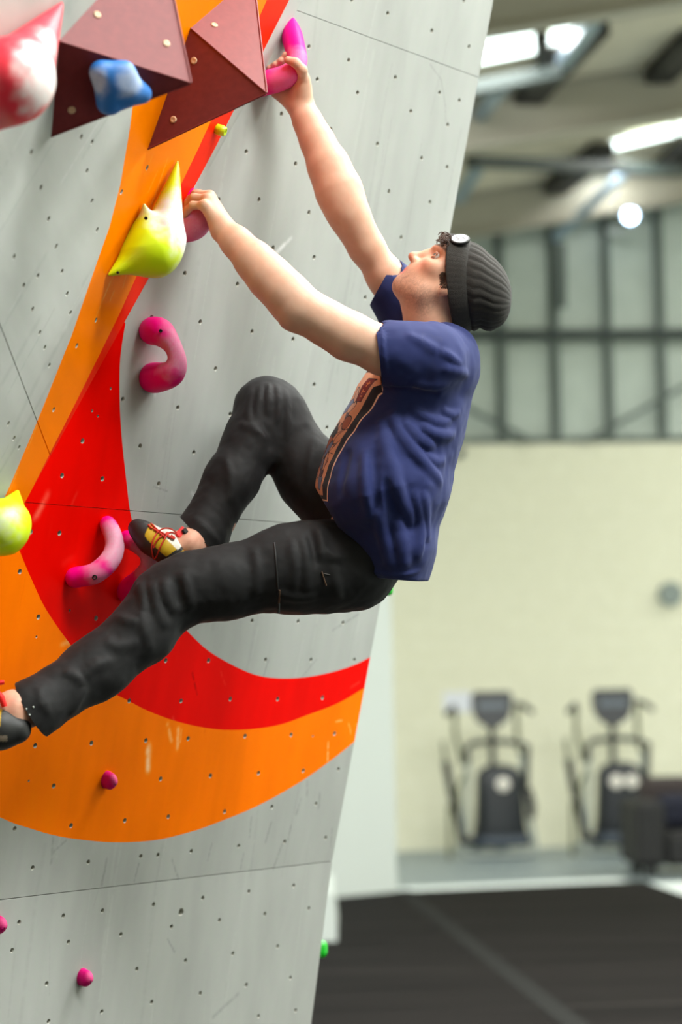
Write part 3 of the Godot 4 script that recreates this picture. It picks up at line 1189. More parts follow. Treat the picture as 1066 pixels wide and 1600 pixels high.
func roof() -> void:
	var root := struct_root("ceiling", "ribbed metal shed roof on grey steel rafters")
	# ribbed sheets, one strip for each bay
	var bays := [-26.3, -21.2, -17.2, -12.8, -8.4, -4.0, 0.4, 4.0, 7.2]
	for b in bays.size() - 1:
		var g := Geo.new()
		var n := int(round((bays[b + 1] - bays[b]) / 0.4))
		var pitch: float = (bays[b + 1] - bays[b]) / n
		for i in n:
			var z: float = bays[b] + i * pitch
			var prof := [[0.0, 0.0], [0.24, 0.0], [0.30, 0.045], [0.94, 0.045], [1.0, 0.0]]
			for k in 4:
				var z0: float = z + prof[k][0] * pitch
				var z1: float = z + prof[k + 1][0] * pitch
				var y0: float = prof[k][1]
				var y1: float = prof[k + 1][1]
				var x0 := -9.3
				var x1 := 15.3
				g.quad(hall(x0, roof_y(x0) + y0, z0), hall(x1, roof_y(x1) + y0, z0), hall(x1, roof_y(x1) + y1, z1), hall(x0, roof_y(x0) + y1, z1), Vector3.DOWN)
		hbar(g, Vector3(-9.3, roof_y(-9.3) + 0.16, (bays[b] + bays[b + 1]) * 0.5), Vector3(15.3, roof_y(15.3) + 0.16, (bays[b] + bays[b + 1]) * 0.5), bays[b + 1] - bays[b], 0.1)
		obj("roof_sheet", g, M.roof_sheet, root)
	for z in [-25.95, -21.2, -17.2, -12.8, -8.4, -4.0, 0.4, 4.0]:
		var g := Geo.new()
		for f in [[0.03, 0.22, 0.03], [0.27, 0.03, 0.45], [0.5, 0.22, 0.03]]:
			hbar(g, Vector3(-9, roof_y(-9) - f[0], z), Vector3(15, roof_y(15) - f[0], z), f[1], f[2], Vector3.UP, 0.003)
		obj("rafter", g, M.rafter_steel, root)
	for d in [[790, 190, 930, 40, 0.16], [844, 312, 943, 233, 0.16], [1000, 148, 1090, 58, 0.16], [1040, 262, 1110, 200, 0.16]]:
		var g := Geo.new()
		var p0 := on_roof(d[0], d[1], 0.1)
		var p1 := on_roof(d[2], d[3], 0.1)
		hbar(g, p0, p1, 0.26, d[4], Vector3.UP, 0.004)
		obj("purlin", g, M.purlin_steel, root)
	for d in [[878, 100, 928, 33], [748, 182, 784, 135], [716, 312, 746, 262]]:
		var g := Geo.new()
		hbar(g, on_roof(d[0], d[1], 0.2), on_roof(d[2], d[3], 0.2), 0.12, 0.1, Vector3.UP, 0.004)
		obj("tie", g, M.galvanised, root)
	for d in [[735, 140, 880, 112], [735, 252, 960, 262], [960, 262, 1066, 268]]:
		var g := Geo.new()
		hbar(g, on_roof(d[0], d[1], 0.3), on_roof(d[2], d[3], 0.3), 0.14, 0.12, Vector3.UP, 0.004)
		obj("tie", g, M.rail_steel, root)
	var g0 := Geo.new()
	hbar(g0, on_roof(846, 50, 0.1), on_roof(850, 104, 0.1), 0.12, 0.16, Vector3.UP)
	obj("tie", g0, M.purlin_steel, root)
	# roof lights: corners given on the roof for those in view
	for q in [[700, 66, 838, 50, 841, 82, 700, 110], [851, 72, 868, 44, 902, 40, 886, 68], [957, 224, 1050, 199, 1054, 212, 962, 234], [1058, 198, 1110, 186, 1115, 196, 1060, 210], [936, 258, 966, 256, 969, 264, 939, 266]]:
		var c := []
		for i in 4:
			c.append(on_roof(q[i * 2], q[i * 2 + 1], 0.03))
		skylight(c)
	for z in [-19.2, -23.6]:  # out-of-view roof lights, added to brighten the back of the hall
		for x in [-6.5, 12.0]:
			var c := []
			for s in [[-1.6, -0.75], [1.6, -0.75], [1.6, 0.75], [-1.6, 0.75]]:
				var xx: float = x + s[0]
				c.append(Vector3(xx, roof_y(xx) - 0.03, z + s[1]))
			skylight(c)
	for z in [-9.6, -6.2, -1.8]:
		for x in [2.3, 4.8, 10.2]:
			var c := []
			for s in [[-1.6, -0.75], [1.6, -0.75], [1.6, 0.75], [-1.6, 0.75]]:
				var xx: float = x + s[0]
				c.append(Vector3(xx, roof_y(xx) - 0.03, z + s[1]))
			skylight(c)

const SKY_LIGHT := 5.2       # light per square metre of roof light
func skylight(c: Array) -> void:
	var g := Geo.new()
	var up := Vector3(0, 0.03, 0)
	g.quad(HB * c[0], HB * c[1], HB * c[2], HB * c[3], Vector3.DOWN)
	g.quad(HB * (c[0] + up), HB * (c[1] + up), HB * (c[2] + up), HB * (c[3] + up), Vector3.UP)
	for i in 4:
		var j := (i + 1) % 4
		g.quad(HB * c[i], HB * c[j], HB * (c[j] + up), HB * (c[i] + up), HB * ((c[i] + c[j]) * 0.5 - (c[0] + c[2]) * 0.5))
	var o := structure("window_%d" % (names.get("skylights", 0) + 1), g, M.skylight_sheet, "translucent roof light letting daylight into the hall")
	names["skylights"] = names.get("skylights", 0) + 1
	var ctr: Vector3 = (c[0] + c[1] + c[2] + c[3]) / 4.0
	var w: float = ((c[1] + c[2]) * 0.5).distance_to((c[0] + c[3]) * 0.5)
	var h: float = ((c[3] + c[2]) * 0.5).distance_to((c[0] + c[1]) * 0.5)
	var l := AreaLight3D.new()
	l.name = "roof_daylight"
	l.area_size = Vector2(w, h)
	l.light_energy = SKY_LIGHT * w * h
	l.light_color = Color(1.0, 1.0, 0.985)
	l.area_range = 60.0
	l.shadow_enabled = true
	var xa: Vector3 = HB * (((c[1] + c[2]) - (c[0] + c[3])).normalized())
	var za: Vector3 = xa.cross(HB * (c[3] - c[0])).normalized()
	if za.y < 0.0:
		za = -za
	l.transform = Transform3D(Basis(xa, za.cross(xa), za), HB * (ctr + Vector3(0, -0.03, 0)))
	add_child(l, true)

func mats() -> void:
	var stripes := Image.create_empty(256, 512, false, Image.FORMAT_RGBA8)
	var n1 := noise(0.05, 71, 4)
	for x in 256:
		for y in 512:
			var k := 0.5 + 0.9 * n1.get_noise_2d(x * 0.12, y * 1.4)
			var c := Color(0.04, 0.033, 0.032).lerp(Color(0.13, 0.118, 0.113), clampf(k, 0, 1))  # dark streaks, with the warm sheen of the mats put into the colour
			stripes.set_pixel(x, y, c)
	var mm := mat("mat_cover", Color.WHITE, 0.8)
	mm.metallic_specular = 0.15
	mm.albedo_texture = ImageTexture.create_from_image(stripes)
	var a := on_floor(560, 1396, 0.0)
	var b := on_floor(1004, 1376, 0.0)
	var e := on_floor(1085, 1404, 0.0)
	var far := Vector2(-4, a.z + (a.x + 4) * (a.z - b.z) / (b.x - a.x))
	var ex := e.x + 8.0 * (e.x - b.x)
	var ez := e.z + 8.0 * (e.z - b.z)
	ez = minf(ez, -3.0)
	# two covers meeting along a joint that shows as a seam
	var s0 := on_floor(650, 1408, 0.0)
	var s1 := on_floor(897, 1600, 0.0)
	var sd := Vector2(s1.x - s0.x, s1.z - s0.z).normalized()
	var sn := Vector2(-sd.y, sd.x) * 0.006
	var outline := PackedVector2Array([far, Vector2(b.x, b.z), Vector2(ex, ez), Vector2(ex, 6.5), Vector2(-4, 6.5)])
	var so := Vector2(s0.x, s0.z)
	var parts := []
	for sg in [1.0, -1.0]:
		var half := PackedVector2Array([so - sd * 40 + sn * sg, so + sd * 40 + sn * sg, so + sd * 40 + sn.normalized() * 60 * sg, so - sd * 40 + sn.normalized() * 60 * sg])
		parts.append_array(Geometry2D.intersect_polygons(outline, half))
	var t := Transform3D(HB * Basis(Vector3.RIGHT, Vector3.BACK, Vector3.DOWN), Vector3.ZERO)
	var labels := ["dark landing mat in front of the cream wall and sofa", "dark landing mat running under the overhanging climbing wall"]
	for i in parts.size():
		var g := Geo.new()
		g.prism(t, parts[i], 0.0, 0.3)
		for v in g.v:
			var q := HB.inverse() * v
			g.uv.append(Vector2(q.x / 6.0, q.z / 5.0))
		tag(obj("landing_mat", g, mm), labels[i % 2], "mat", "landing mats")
	# pale tape over the joint
	var g2 := Geo.new()
	var w := sd.orthogonal() * 0.06
	var p := so - sd * 0.9
	var q := so + sd * 18.0
	var poly := PackedVector2Array([p - w, q - w, q + w, p + w])
	g2.prism(t, poly, -0.003, 0.0)
	var tp := mat("tape", Color(0.14, 0.14, 0.135), 0.85)
	tp.metallic_specular = 0.12
	tag(obj("seam_tape", g2, tp), "worn grey tape strip over the joint between the mats", "tape")
	# white edging around the mats
	for s in [[far, Vector2(b.x, b.z)], [Vector2(b.x, b.z), Vector2(ex, ez)]]:
		var g := Geo.new()
		var d: Vector2 = (s[1] - s[0]).normalized()
		var o := Vector2(d.y, -d.x)
		if o.y > 0.0:
			o = -o
		g.prism(t, PackedVector2Array([s[0], s[1], s[1] + o * 0.55, s[0] + o * 0.55]), 0.02, 0.3)
		structure("trim_%d" % (names.get("trims", 0) + 1), g, M.white_line, "white edging along the landing mats")
		names["trims"] = names.get("trims", 0) + 1

func gym_corner() -> void:
	cross_trainer(778, 1328, "grey cross trainer with one white disc under the paper notice", 1)
	cross_trainer(968, 1322, "grey cross trainer with two white discs beside the dark sofa", 2)
	# sofa
	var c := on_floor(1000, 1372, -0.3)
	var s := thing("sofa", "black sofa with a brown back and navy cushion at the mat edge", "sofa", hall(c.x, -0.3, c.z))
	var g := Geo.new()
	hbox(g, Vector3(c.x - 0.02, -0.2, c.z - 0.8), Vector3(c.x + 0.26, 0.42, c.z + 0.05), 0.05)
	obj("arm", g, M.sofa_dark, s)
	g = Geo.new()
	hbox(g, Vector3(c.x + 0.26, -0.2, c.z - 0.8), Vector3(c.x + 1.9, 0.12, c.z + 0.02), 0.04)
	obj("seat", g, M.sofa_dark, s)
	g = Geo.new()
	hbox(g, Vector3(c.x + 0.2, 0.1, c.z - 0.98), Vector3(c.x + 1.95, 0.62, c.z - 0.72), 0.07)
	obj("backrest", g, M.sofa_back, s)
	g = Geo.new()
	hbox(g, Vector3(c.x + 1.9, -0.2, c.z - 0.8), Vector3(c.x + 2.18, 0.42, c.z + 0.05), 0.05)
	obj("arm", g, M.sofa_dark, s)
	for f in [[0.12, -0.05], [0.12, -0.7], [2.02, -0.05], [2.02, -0.7]]:
		g = Geo.new()
		hbox(g, Vector3(c.x + f[0] - 0.05, -0.3, c.z + f[1] - 0.05), Vector3(c.x + f[0] + 0.05, -0.2, c.z + f[1] + 0.05), 0.01)
		obj("foot", g, M.black_plastic, s)
	g = Geo.new()
	hbox(g, Vector3(c.x + 0.3, 0.13, c.z - 0.72), Vector3(c.x + 1.1, 0.46, c.z - 0.45), 0.07)
	tag(obj("sofa_cushion", g, M.cushion_navy), "navy cushion lying on the black sofa", "cushion")

func cross_trainer(px: float, py: float, label: String, discs: int) -> void:
	var c := HB.inverse() * hit(px, py, hall(0, 0, -24.75), HB.z)
	var o := thing("cross_trainer", label, "exercise machine", hall(c.x, -0.3, c.z), "cross trainers")
	var P := func(x: float, y: float, z := 0.0) -> Vector3: return hall(c.x + x, -0.3 + y, c.z + z)
	var put := func(called: String, pts: Array, r: float, m: Material) -> void:
		var g := Geo.new()
		g.tube(pts, r, 10)
		obj(called, g, m, o)
	var g := Geo.new()
	# base frame
	put.call("base_frame", [P.call(-0.36, 0.04, 0.0), P.call(0.4, 0.04, 0.0)], 0.035, M.silver_tube)
	put.call("base_frame", [P.call(-0.3, 0.04, -1.2), P.call(0.3, 0.04, -1.2)], 0.035, M.silver_tube)
	put.call("base_frame", [P.call(0.0, 0.05, 0.0), P.call(0.0, 0.05, -1.2)], 0.04, M.silver_tube)
	put.call("side_rail", [P.call(-0.36, 0.04, 0.02), P.call(-0.33, 0.5, -0.05), P.call(-0.28, 1.1, -0.1)], 0.03, M.silver_tube)
	put.call("side_rail", [P.call(0.42, 0.04, 0.02), P.call(0.36, 0.45, -0.05), P.call(0.3, 1.1, -0.1)], 0.03, M.silver_tube)
	# shroud
	var rings := []
	for q in [[0.14, 0.3, 0.14], [0.2, 0.31, 0.16], [0.4, 0.27, 0.15], [0.7, 0.255, 0.14], [0.88, 0.25, 0.12], [0.96, 0.2, 0.1], [1.0, 0.1, 0.06]]:
		var ring := PackedVector3Array()
		for k in 20:
			var w := TAU * k / 20
			ring.append(P.call(0.05 + signf(cos(w)) * pow(absf(cos(w)), 0.6) * q[1], q[0], -0.1 + signf(sin(w)) * pow(absf(sin(w)), 0.6) * q[2]))
		rings.append(ring)
	g.loft(rings)
	obj("shroud", g, M.shroud, o)
	g = Geo.new()
	rings = []
	for q in [[0.12, 0.3, 0.16], [0.15, 0.33, 0.2], [0.2, 0.33, 0.2], [0.24, 0.3, 0.17]]:
		var ring := PackedVector3Array()
		for k in 20:
			var w := TAU * k / 20
			ring.append(P.call(0.05 + signf(cos(w)) * pow(absf(cos(w)), 0.6) * q[1], q[0], -0.08 + signf(sin(w)) * pow(absf(sin(w)), 0.6) * q[2]))
		rings.append(ring)
	g.loft(rings)
	obj("skirt", g, mat("skirt_grey", Color(0.2, 0.24, 0.29), 0.45), o)
	for k in discs:
		g = Geo.new()
		var dx := 0.07 if discs == 1 else (-0.02 if k == 0 else 0.15)
		g.lathe(Transform3D(HB * Basis(Vector3.RIGHT, PI / 2), P.call(dx, 0.79, 0.035)), [Vector2(0, 0), Vector2(0.07, 0), Vector2(0.075, 0.012), Vector2(0.05, 0.02), Vector2(0, 0.02)], 18)
		obj("disc", g, M.disc_white, o, "white disc")
	# mast and console
	put.call("mast", [P.call(0.0, 0.9, -0.2), P.call(-0.01, 1.2, -0.16), P.call(-0.01, 1.5, -0.12)], 0.035, M.shroud)
	put.call("handlebar", [P.call(-0.3, 1.02, -0.06), P.call(-0.31, 1.16, -0.06), P.call(-0.25, 1.23, -0.06), P.call(-0.1, 1.25, -0.08), P.call(0.1, 1.25, -0.08), P.call(0.26, 1.23, -0.06), P.call(0.36, 1.2, -0.06), P.call(0.33, 0.7, -0.06)], 0.032, M.shroud)
	g = Geo.new()
	var ct := Transform3D(HB * Basis(Vector3.RIGHT, -0.15), P.call(-0.01, 1.6, -0.1))
	g.prism(ct, PackedVector2Array([Vector2(-0.06, -0.2), Vector2(0.06, -0.2), Vector2(0.17, -0.12), Vector2(0.22, 0.0), Vector2(0.22, 0.15), Vector2(0.19, 0.185), Vector2(-0.19, 0.185), Vector2(-0.22, 0.15), Vector2(-0.22, 0.0), Vector2(-0.17, -0.12)]), -0.05, 0.04)
	obj("console", g, M.shroud, o)
	g = Geo.new()
	g.box(ct * Transform3D(Basis(), Vector3(0, 0.03, 0.042)), Vector3(0.15, 0.04, 0.006), 0.004)
	obj("screen_panel", g, mat("console_screen", Color(0.25, 0.3, 0.34), 0.3), o)
	# swinging arms with grips, and foot bars
	put.call("swing_arm", [P.call(-0.35, 1.0, -0.1), P.call(-0.38, 1.18, -0.08), P.call(-0.43, 1.32, -0.05), P.call(-0.43, 1.58, -0.02)], 0.026, M.olive_tube)
	put.call("grip", [P.call(-0.43, 1.56, -0.02), P.call(-0.44, 1.63, -0.01), P.call(-0.53, 1.55, 0.03)], 0.034, M.black_plastic)
	put.call("swing_arm", [P.call(0.34, 1.0, -0.1), P.call(0.27, 1.2, -0.12), P.call(0.26, 1.4, -0.12), P.call(0.26, 1.66, -0.1)], 0.026, M.olive_tube)
	put.call("grip", [P.call(0.24, 1.66, -0.1), P.call(0.34, 1.63, -0.08), P.call(0.43, 1.55, -0.05)], 0.03, M.black_plastic)
	put.call("foot_bar", [P.call(-0.6, 1.27, 0.25), P.call(-0.57, 1.05, 0.2)], 0.02, M.olive_tube)
	put.call("foot_bar", [P.call(-0.57, 1.05, 0.2), P.call(-0.52, 0.75, 0.2), P.call(-0.44, 0.4, 0.2), P.call(-0.4, 0.18, 0.15)], 0.045, M.black_plastic)
	put.call("foot_bar", [P.call(-0.55, 0.02, 0.2), P.call(-0.54, 0.6, 0.2)], 0.022, M.olive_tube)
	put.call("lower_arm", [P.call(-0.3, 0.95, -0.1), P.call(-0.42, 0.75, 0.0), P.call(-0.42, 0.3, 0.1)], 0.024, M.olive_tube)
	put.call("lower_arm", [P.call(0.35, 0.72, -0.06), P.call(0.38, 0.55, 0.0), P.call(0.36, 0.42, 0.02)], 0.05, M.black_plastic)
	put.call("pedal", [P.call(-0.42, 0.22, 0.2), P.call(-0.28, 0.2, 0.15)], 0.05, M.black_plastic)

# ---------------------------------------------------------------- holds
func near_wall(px: float, py: float, off: float) -> Vector3:
	return hit(px, py, WO + WN * off, WN)

func near_steep(px: float, py: float, off: float) -> Vector3:
	return hit(px, py, PO + PN * off, PN)

# a run of [point, radius] drawn out smoothly
func flow(f: Field, pts: Array, rs: Array, k: float) -> void:
	var p := []
	var r := []
	var n := pts.size()
	for i in n - 1:
		for j in 5:
			var t := j / 5.0
			var a: Vector3 = pts[maxi(i - 1, 0)]
			var d: Vector3 = pts[mini(i + 2, n - 1)]
			p.append(pts[i].cubic_interpolate(pts[i + 1], a, d, t))
			r.append(cubic_interpolate(rs[i], rs[i + 1], rs[maxi(i - 1, 0)], rs[mini(i + 2, n - 1)], t))
	p.append(pts[n - 1])
	r.append(rs[n - 1])
	f.chain(p, r, k)

func bounds(f: Field, pad: float) -> Array:
	var lo := Vector3.ONE * 1e6
	var hi := -lo
	for i in f.kind.size():
		if f.op[i] == 1:
			continue
		var ends := [f.a[i], f.a[i] + f.ab[i]] if f.kind[i] == 0 else [f.a[i]]
		var r := Vector3.ONE * maxf(f.ra[i], f.rb[i])
		if f.sf[i] != 0.0:
			r += f.sq[i].abs() * (maxf(f.ra[i], f.rb[i]) * (1.0 / (f.sf[i] + 1.0) - 1.0))
		if f.kind[i] == 1:
			r = Vector3.ONE * maxf(f.ab[i].x, maxf(f.ab[i].y, f.ab[i].z))
		for e in ends:
			lo = lo.min(e - r)
			hi = hi.max(e + r)
	return [lo - Vector3.ONE * pad, hi + Vector3.ONE * pad]

func net_of(f: Field, cell: float, paint = null) -> Geo:
	var b := bounds(f, cell * 2.0 + 0.006)
	return f.net(b[0], b[1], cell, paint)

# chalk-dusted plastic: base colour, chalk colour and where the chalk is [point, radius, strength]
func dusted(base: Color, chalk: Color, spots: Array, sd: int) -> Callable:
	var nz := noise(28.0, sd, 3)
	var fine := noise(160.0, sd + 1, 2)
	return func(p: Vector3) -> Color:
		var w := 0.0
		for s in spots:
			var k: float = 1.0 - smoothstep(0.35, 1.0, p.distance_to(s[0]) / s[1] + 0.3 * nz.get_noise_3dv(p))
			w = maxf(w, k * s[2])
		w = clampf(w + 0.02 * nz.get_noise_3dv(p) + w * 0.25 * fine.get_noise_3dv(p), 0.0, 1.0)
		return base.lerp(chalk, w)

func hold_thing(called: String, label: String, group: String, f: Field, cell: float, paint: Callable, m: Material, bolts: Array = []) -> Node3D:
	var b := bounds(f, 0.0)
	var base: Vector3 = f.a[0]
	var t := thing(called, label, "climbing hold", base, group)
	obj("grip", net_of(f, cell, paint), m, t)
	for q in bolts:
		var g := Geo.new()
		var y: Vector3 = q[1].normalized()
		var x := y.cross(Vector3.UP).normalized()
		var s: float = q[2]
		g.lathe(Transform3D(Basis(x, y, x.cross(y)), q[0]), [Vector2(s, -0.004), Vector2(s, 0.0012), Vector2(s * 0.75, 0.0016), Vector2(s * 0.5, 0.0012), Vector2(s * 0.45, -0.003), Vector2(0, -0.003)], 12)
		obj("bolt", g, M.bolt_steel, t)
	return t

func holds() -> void:
	var pm := mat("pink_plastic", Color.WHITE, 0.5)
	pm.vertex_color_use_as_albedo = true
	pm.metallic_specular = 0.25
	mat("bolt_steel", Color(0.16, 0.16, 0.16), 0.4, 0.7)
	var pink := Color(0.78, 0.002, 0.22)
	var dust := Color(0.60, 0.30, 0.40)
	var paths := [
		["pink horn shaped hold on the grey wall beside the red paint", [[238,517,0.018,0.029], [252,520,0.05,0.0275], [270,541,0.085,0.0175], [277,565,0.1,0.0185], [268,584,0.085,0.026], [245,590,0.03,0.031], [238,590,0.01,0.029]], [[280,552,0.1,0.075,0.7], [262,514,0.06,0.035,0.35]], [[251,517,0.073,0.004]]],
		["pink horn shaped hold on the red paint, worn grey in the middle", [[168,818,0.015,0.0165], [176,835,0.04,0.0175], [179,858,0.06,0.019], [168,880,0.065,0.0205], [146,897,0.05,0.0205], [124,901,0.02,0.0195], [116,903,0.01,0.019]], [[178,855,0.06,0.075,0.95], [150,895,0.055,0.04,0.6]], [[148,902,0.068,0.0055]]],
		["pink horn shaped hold on the red paint under the climber's shoe", [[198,842,0.015,0.018], [212,848,0.045,0.018], [232,864,0.07,0.019], [236,884,0.075,0.021], [222,903,0.05,0.021], [204,918,0.025,0.022], [199,926,0.01,0.022]], [[232,872,0.07,0.07,0.95]], []],
	]
	var sd := 100
	for h in paths:
		var f := Field.new()
		var pts := []
		var rs := []
		for q in h[1]:
			pts.append(near_wall(q[0], q[1], q[2]))
			rs.append(q[3])
		flow(f, pts, rs, 0.006)
		var spots := []
		for q in h[2]:
			spots.append([near_wall(q[0], q[1], q[2]), q[3], q[4]])
		var bolts := []
		for q in h[3]:
			bolts.append([near_wall(q[0], q[1], q[2]), (EYE - pts[2]).normalized(), q[3]])
		hold_thing("horn_hold", h[0], "pink horn holds", f, 0.0035, dusted(pink, dust, spots, sd), pm, bolts)
		sd += 1
	# the two holds in the climber's hands, and one more beyond
	for h in [
		["pink horn shaped hold gripped by the climber's raised hand", [[456,31,5.235,0.006], [456,52,5.215,0.021], [461,75,5.185,0.0215], [465,96,5.16,0.02], [455,115,5.15,0.023], [430,126,5.16,0.0255], [400,133,5.18,0.026], [380,140,5.21,0.026]], [[466,95,5.14,0.05,0.55], [440,122,5.13,0.05,0.5]]],
		["pink hold gripped by the climber's lower hand beside the yellow hold", [[298,302,5.05,0.012], [306,318,5.03,0.02], [313,340,5.0,0.024], [303,352,4.985,0.029], [285,356,4.99,0.03], [262,360,5.02,0.03]], [[305,345,4.95,0.085,0.85]]],
		["small pink hold behind the maroon volume near the crease", [[394,60,5.26,0.016], [410,53,5.22,0.0165], [419,57,5.2,0.0155]], [[418,50,5.19,0.02,0.3]]]]:
		var f := Field.new()
		var pts := []
		var rs := []
		for q in h[1]:
			pts.append(at(q[0], q[1], q[2]))
			rs.append(q[3])
		flow(f, pts, rs, 0.006)
		var spots := []
		for q in h[2]:
			spots.append([at(q[0], q[1], q[2]), q[3], q[4]])
		hold_thing("horn_hold", h[0], "pink horn holds", f, 0.003, dusted(pink, Color(0.78, 0.26, 0.44), spots, sd), pm)
		sd += 1
	# screw-on foot chips
	var out := Vector3(-WH.z, 0, WH.x)
	var sa := wall2(0, 1405).lerp(wall2(520, 1345), 0.5).y
	var kl := deg_to_rad(10.3)
	var KN := WH.cross(Vector3.UP * cos(kl) + out * sin(kl))
	var KO := WO + WU * sa
	for h in [["small pink foot chip on the orange paint", on_wall(166, 1218), WN], ["small pink foot chip low on the grey kick panel", hit(128, 1526, KO, KN), KN], ["small pink foot chip low on the grey kick panel below the shoe", hit(-7, 1443, KO, KN), KN]]:
		var f := Field.new()
		var p: Vector3 = h[1]
		var n: Vector3 = h[2]
		f.cone(p, p + n * 0.014, 0.0165, 0.0145, 0.006, WU, 1.25)
		f.cone(p + n * 0.012 - WU * 0.004, p + n * 0.022, 0.013, 0.008, 0.008)
		hold_thing("foot_chip", h[0], "pink foot chips", f, 0.0022, dusted(Color(0.62, 0.006, 0.16), dust, [[p + n * 0.03 + WU * 0.01, 0.02, 0.2]], sd), pm, [[p + n * 0.029 - WU * 0.001, n, 0.0048]])
		sd += 1
	# yellow-green drop holds on the steep wall
	var ym := mat("yellow_plastic", Color.WHITE, 0.42)
	ym.vertex_color_use_as_albedo = true
	var yellow := Color(0.66, 0.84, 0.0)
	var white := Color(0.80, 0.80, 0.76)
	var f := Field.new()
	f.ball(near_steep(244, 388, 0.055), Basis(PE, PF, PN), Vector3(0.058, 0.062, 0.055), 0.03)
	f.cone(near_steep(256, 365, 0.055), near_steep(278, 251, 0.004), 0.044, 0.0025, 0.03)
	f.cone(near_steep(234, 384, 0.045), near_steep(225, 319, 0.005), 0.05, 0.003, 0.02)
	f.cone(near_steep(232, 392, 0.045), near_steep(169, 430, 0.004), 0.05, 0.0025, 0.03)
	f.cone(near_steep(250, 345, 0.06), near_steep(240, 362, 0.075), 0.012, 0.012, 0.02, Vector3.ZERO, 1.0, 1)
	hold_thing("drop_hold", "large yellow-green drop hold dusted white beside the lower hand", "yellow drop holds", f, 0.004, dusted(yellow, white, [[near_steep(290, 355, 0.09), 0.10, 1.0], [near_steep(266, 325, 0.06), 0.075, 0.95], [near_steep(285, 395, 0.08), 0.075, 0.95]], 131), ym, [[near_steep(228, 341, 0.042), CB.z, 0.0036], [near_steep(184, 426, 0.024), CB.z, 0.003]])
	f = Field.new()
	f.ball(near_steep(4, 826, 0.055), Basis(PE, PF, PN), Vector3(0.05, 0.055, 0.05), 0.03)
	f.cone(near_steep(12, 812, 0.05), near_steep(28, 766, 0.004), 0.043, 0.0025, 0.03)
	f.cone(near_steep(-5, 830, 0.045), near_steep(-60, 870, 0.004), 0.045, 0.003, 0.03)
	hold_thing("drop_hold", "yellow-green drop hold low on the orange band above the shoe", "yellow drop holds", f, 0.004, dusted(yellow, Color(0.62, 0.64, 0.56), [[near_steep(18, 812, 0.1), 0.085, 0.9], [near_steep(-6, 815, 0.1), 0.06, 0.8]], 133), ym)
	# small ring hold on the red strip
	var g := Geo.new()
	var rp := near_steep(346, 204, 0.012)
	var ring_t := Transform3D(Basis(PE, PN, PE.cross(PN)), rp)
	g.lathe(ring_t, [Vector2(0.004, -0.012), Vector2(0.0115, -0.012), Vector2(0.0125, 0.0), Vector2(0.0105, 0.009), Vector2(0.0065, 0.011), Vector2(0.0035, 0.006), Vector2(0.003, -0.004)], 18)
	tag(obj("ring_hold", g, mat("lime_plastic", Color(0.75, 0.86, 0.04), 0.4)), "tiny lime ring hold on the red painted strip", "climbing hold")
	# pink-red drop hold nearest the frame edge
	f = Field.new()
	f.ball(near_steep(16, 128, 0.07), Basis(PE, PF, PN), Vector3(0.058, 0.066, 0.055), 0.05)
	f.cone(near_steep(25, 118, 0.06), near_steep(97, 6, 0.004), 0.064, 0.004, 0.05)
	f.cone(near_steep(10, 130, 0.05), near_steep(-20, 70, 0.005), 0.05, 0.006, 0.03)
	f.cone(near_steep(8, 140, 0.05), near_steep(-60, 235, 0.004), 0.056, 0.004, 0.03)
	hold_thing("drop_hold", "large pink-red drop hold dusted white beside the big maroon volume", "", f, 0.005, dusted(Color(0.85, 0.028, 0.055), Color(0.82, 0.76, 0.74), [[near_steep(76, 118, 0.13), 0.088, 0.95], [near_steep(84, 62, 0.08), 0.05, 0.5]], 135), ym)
	# maroon wooden volumes
	var vm := mottled("maroon_wood", Color(0.41, 0.115, 0.12), Color(0.485, 0.16, 0.16), 0.6, 3.0, 0.03, 12)
	var cols := [
		["large_volume", "large maroon three sided volume carrying the blue hold", near_steep(92, 64, 0), near_steep(80, 213, 0), near_steep(250, -108, 0), near_steep(299, 130, 0.2), [[152, 23, 0], [260, 68, 0], [112, 172, 1]]],
		["large_volume", "smaller maroon three sided volume beside the raised hand", near_steep(298, 44, 0), near_steep(231, 233, 0), near_steep(396, -40, 0), near_steep(417, 146, 0.21), [[335, 39, 0], [303, 95, 1], [271, 187, 1]]]]
	var faces := []
	for v in cols:
		var A: Vector3 = v[2]
		var B: Vector3 = v[3]
		var C: Vector3 = v[4]
		var T: Vector3 = v[5]
		var mid := (A + B + C + T) * 0.25
		var fd := Geo.new()
		var two := []
		for tri in [[A, T, C], [A, T, B], [B, T, C], [A, B, C]]:
			var n: Vector3 = (tri[1] - tri[0]).cross(tri[2] - tri[0]).normalized()
			if n.dot(tri[0] - mid) < 0.0:
				n = -n
			fd.tri(tri[0], tri[1], tri[2], n)
			two.append([tri[0], n])
		var t := thing(v[0], v[1], "volume", (A + B + C) / 3.0, "maroon volumes")
		for e in [A, B, C]:
			fd.tube([e, T + (e - T).normalized() * 0.002], 0.0022, 8)
		obj("body", fd, vm, t)
		for q in v[6]:
			var fc: Array = two[q[2]]
			var p := hit(q[0], q[1], fc[0], fc[1])
			var gg := Geo.new()
			var x: Vector3 = fc[1].cross(Vector3.UP).normalized()
			gg.lathe(Transform3D(Basis(x, fc[1], x.cross(fc[1])), p), [Vector2(0.0075, -0.004), Vector2(0.0075, 0.001), Vector2(0.005, 0.0018), Vector2(0.003, 0.0008), Vector2(0, 0.0008)], 12)
			obj("washer", gg, M.washer if M.has("washer") else mat("washer", Color(0.80, 0.66, 0.52), 0.5), t)
		faces.append(two)
	# blue hold screwed under the big volume
	var low: Array = faces[0][1]
	var bl := func(px: float, py: float, off: float) -> Vector3: return hit(px, py, low[0] + low[1] * off, low[1])
	f = Field.new()
	f.cone(bl.call(158, 112, 0.012), bl.call(196, 112, 0.012), 0.017, 0.017, 0.02)
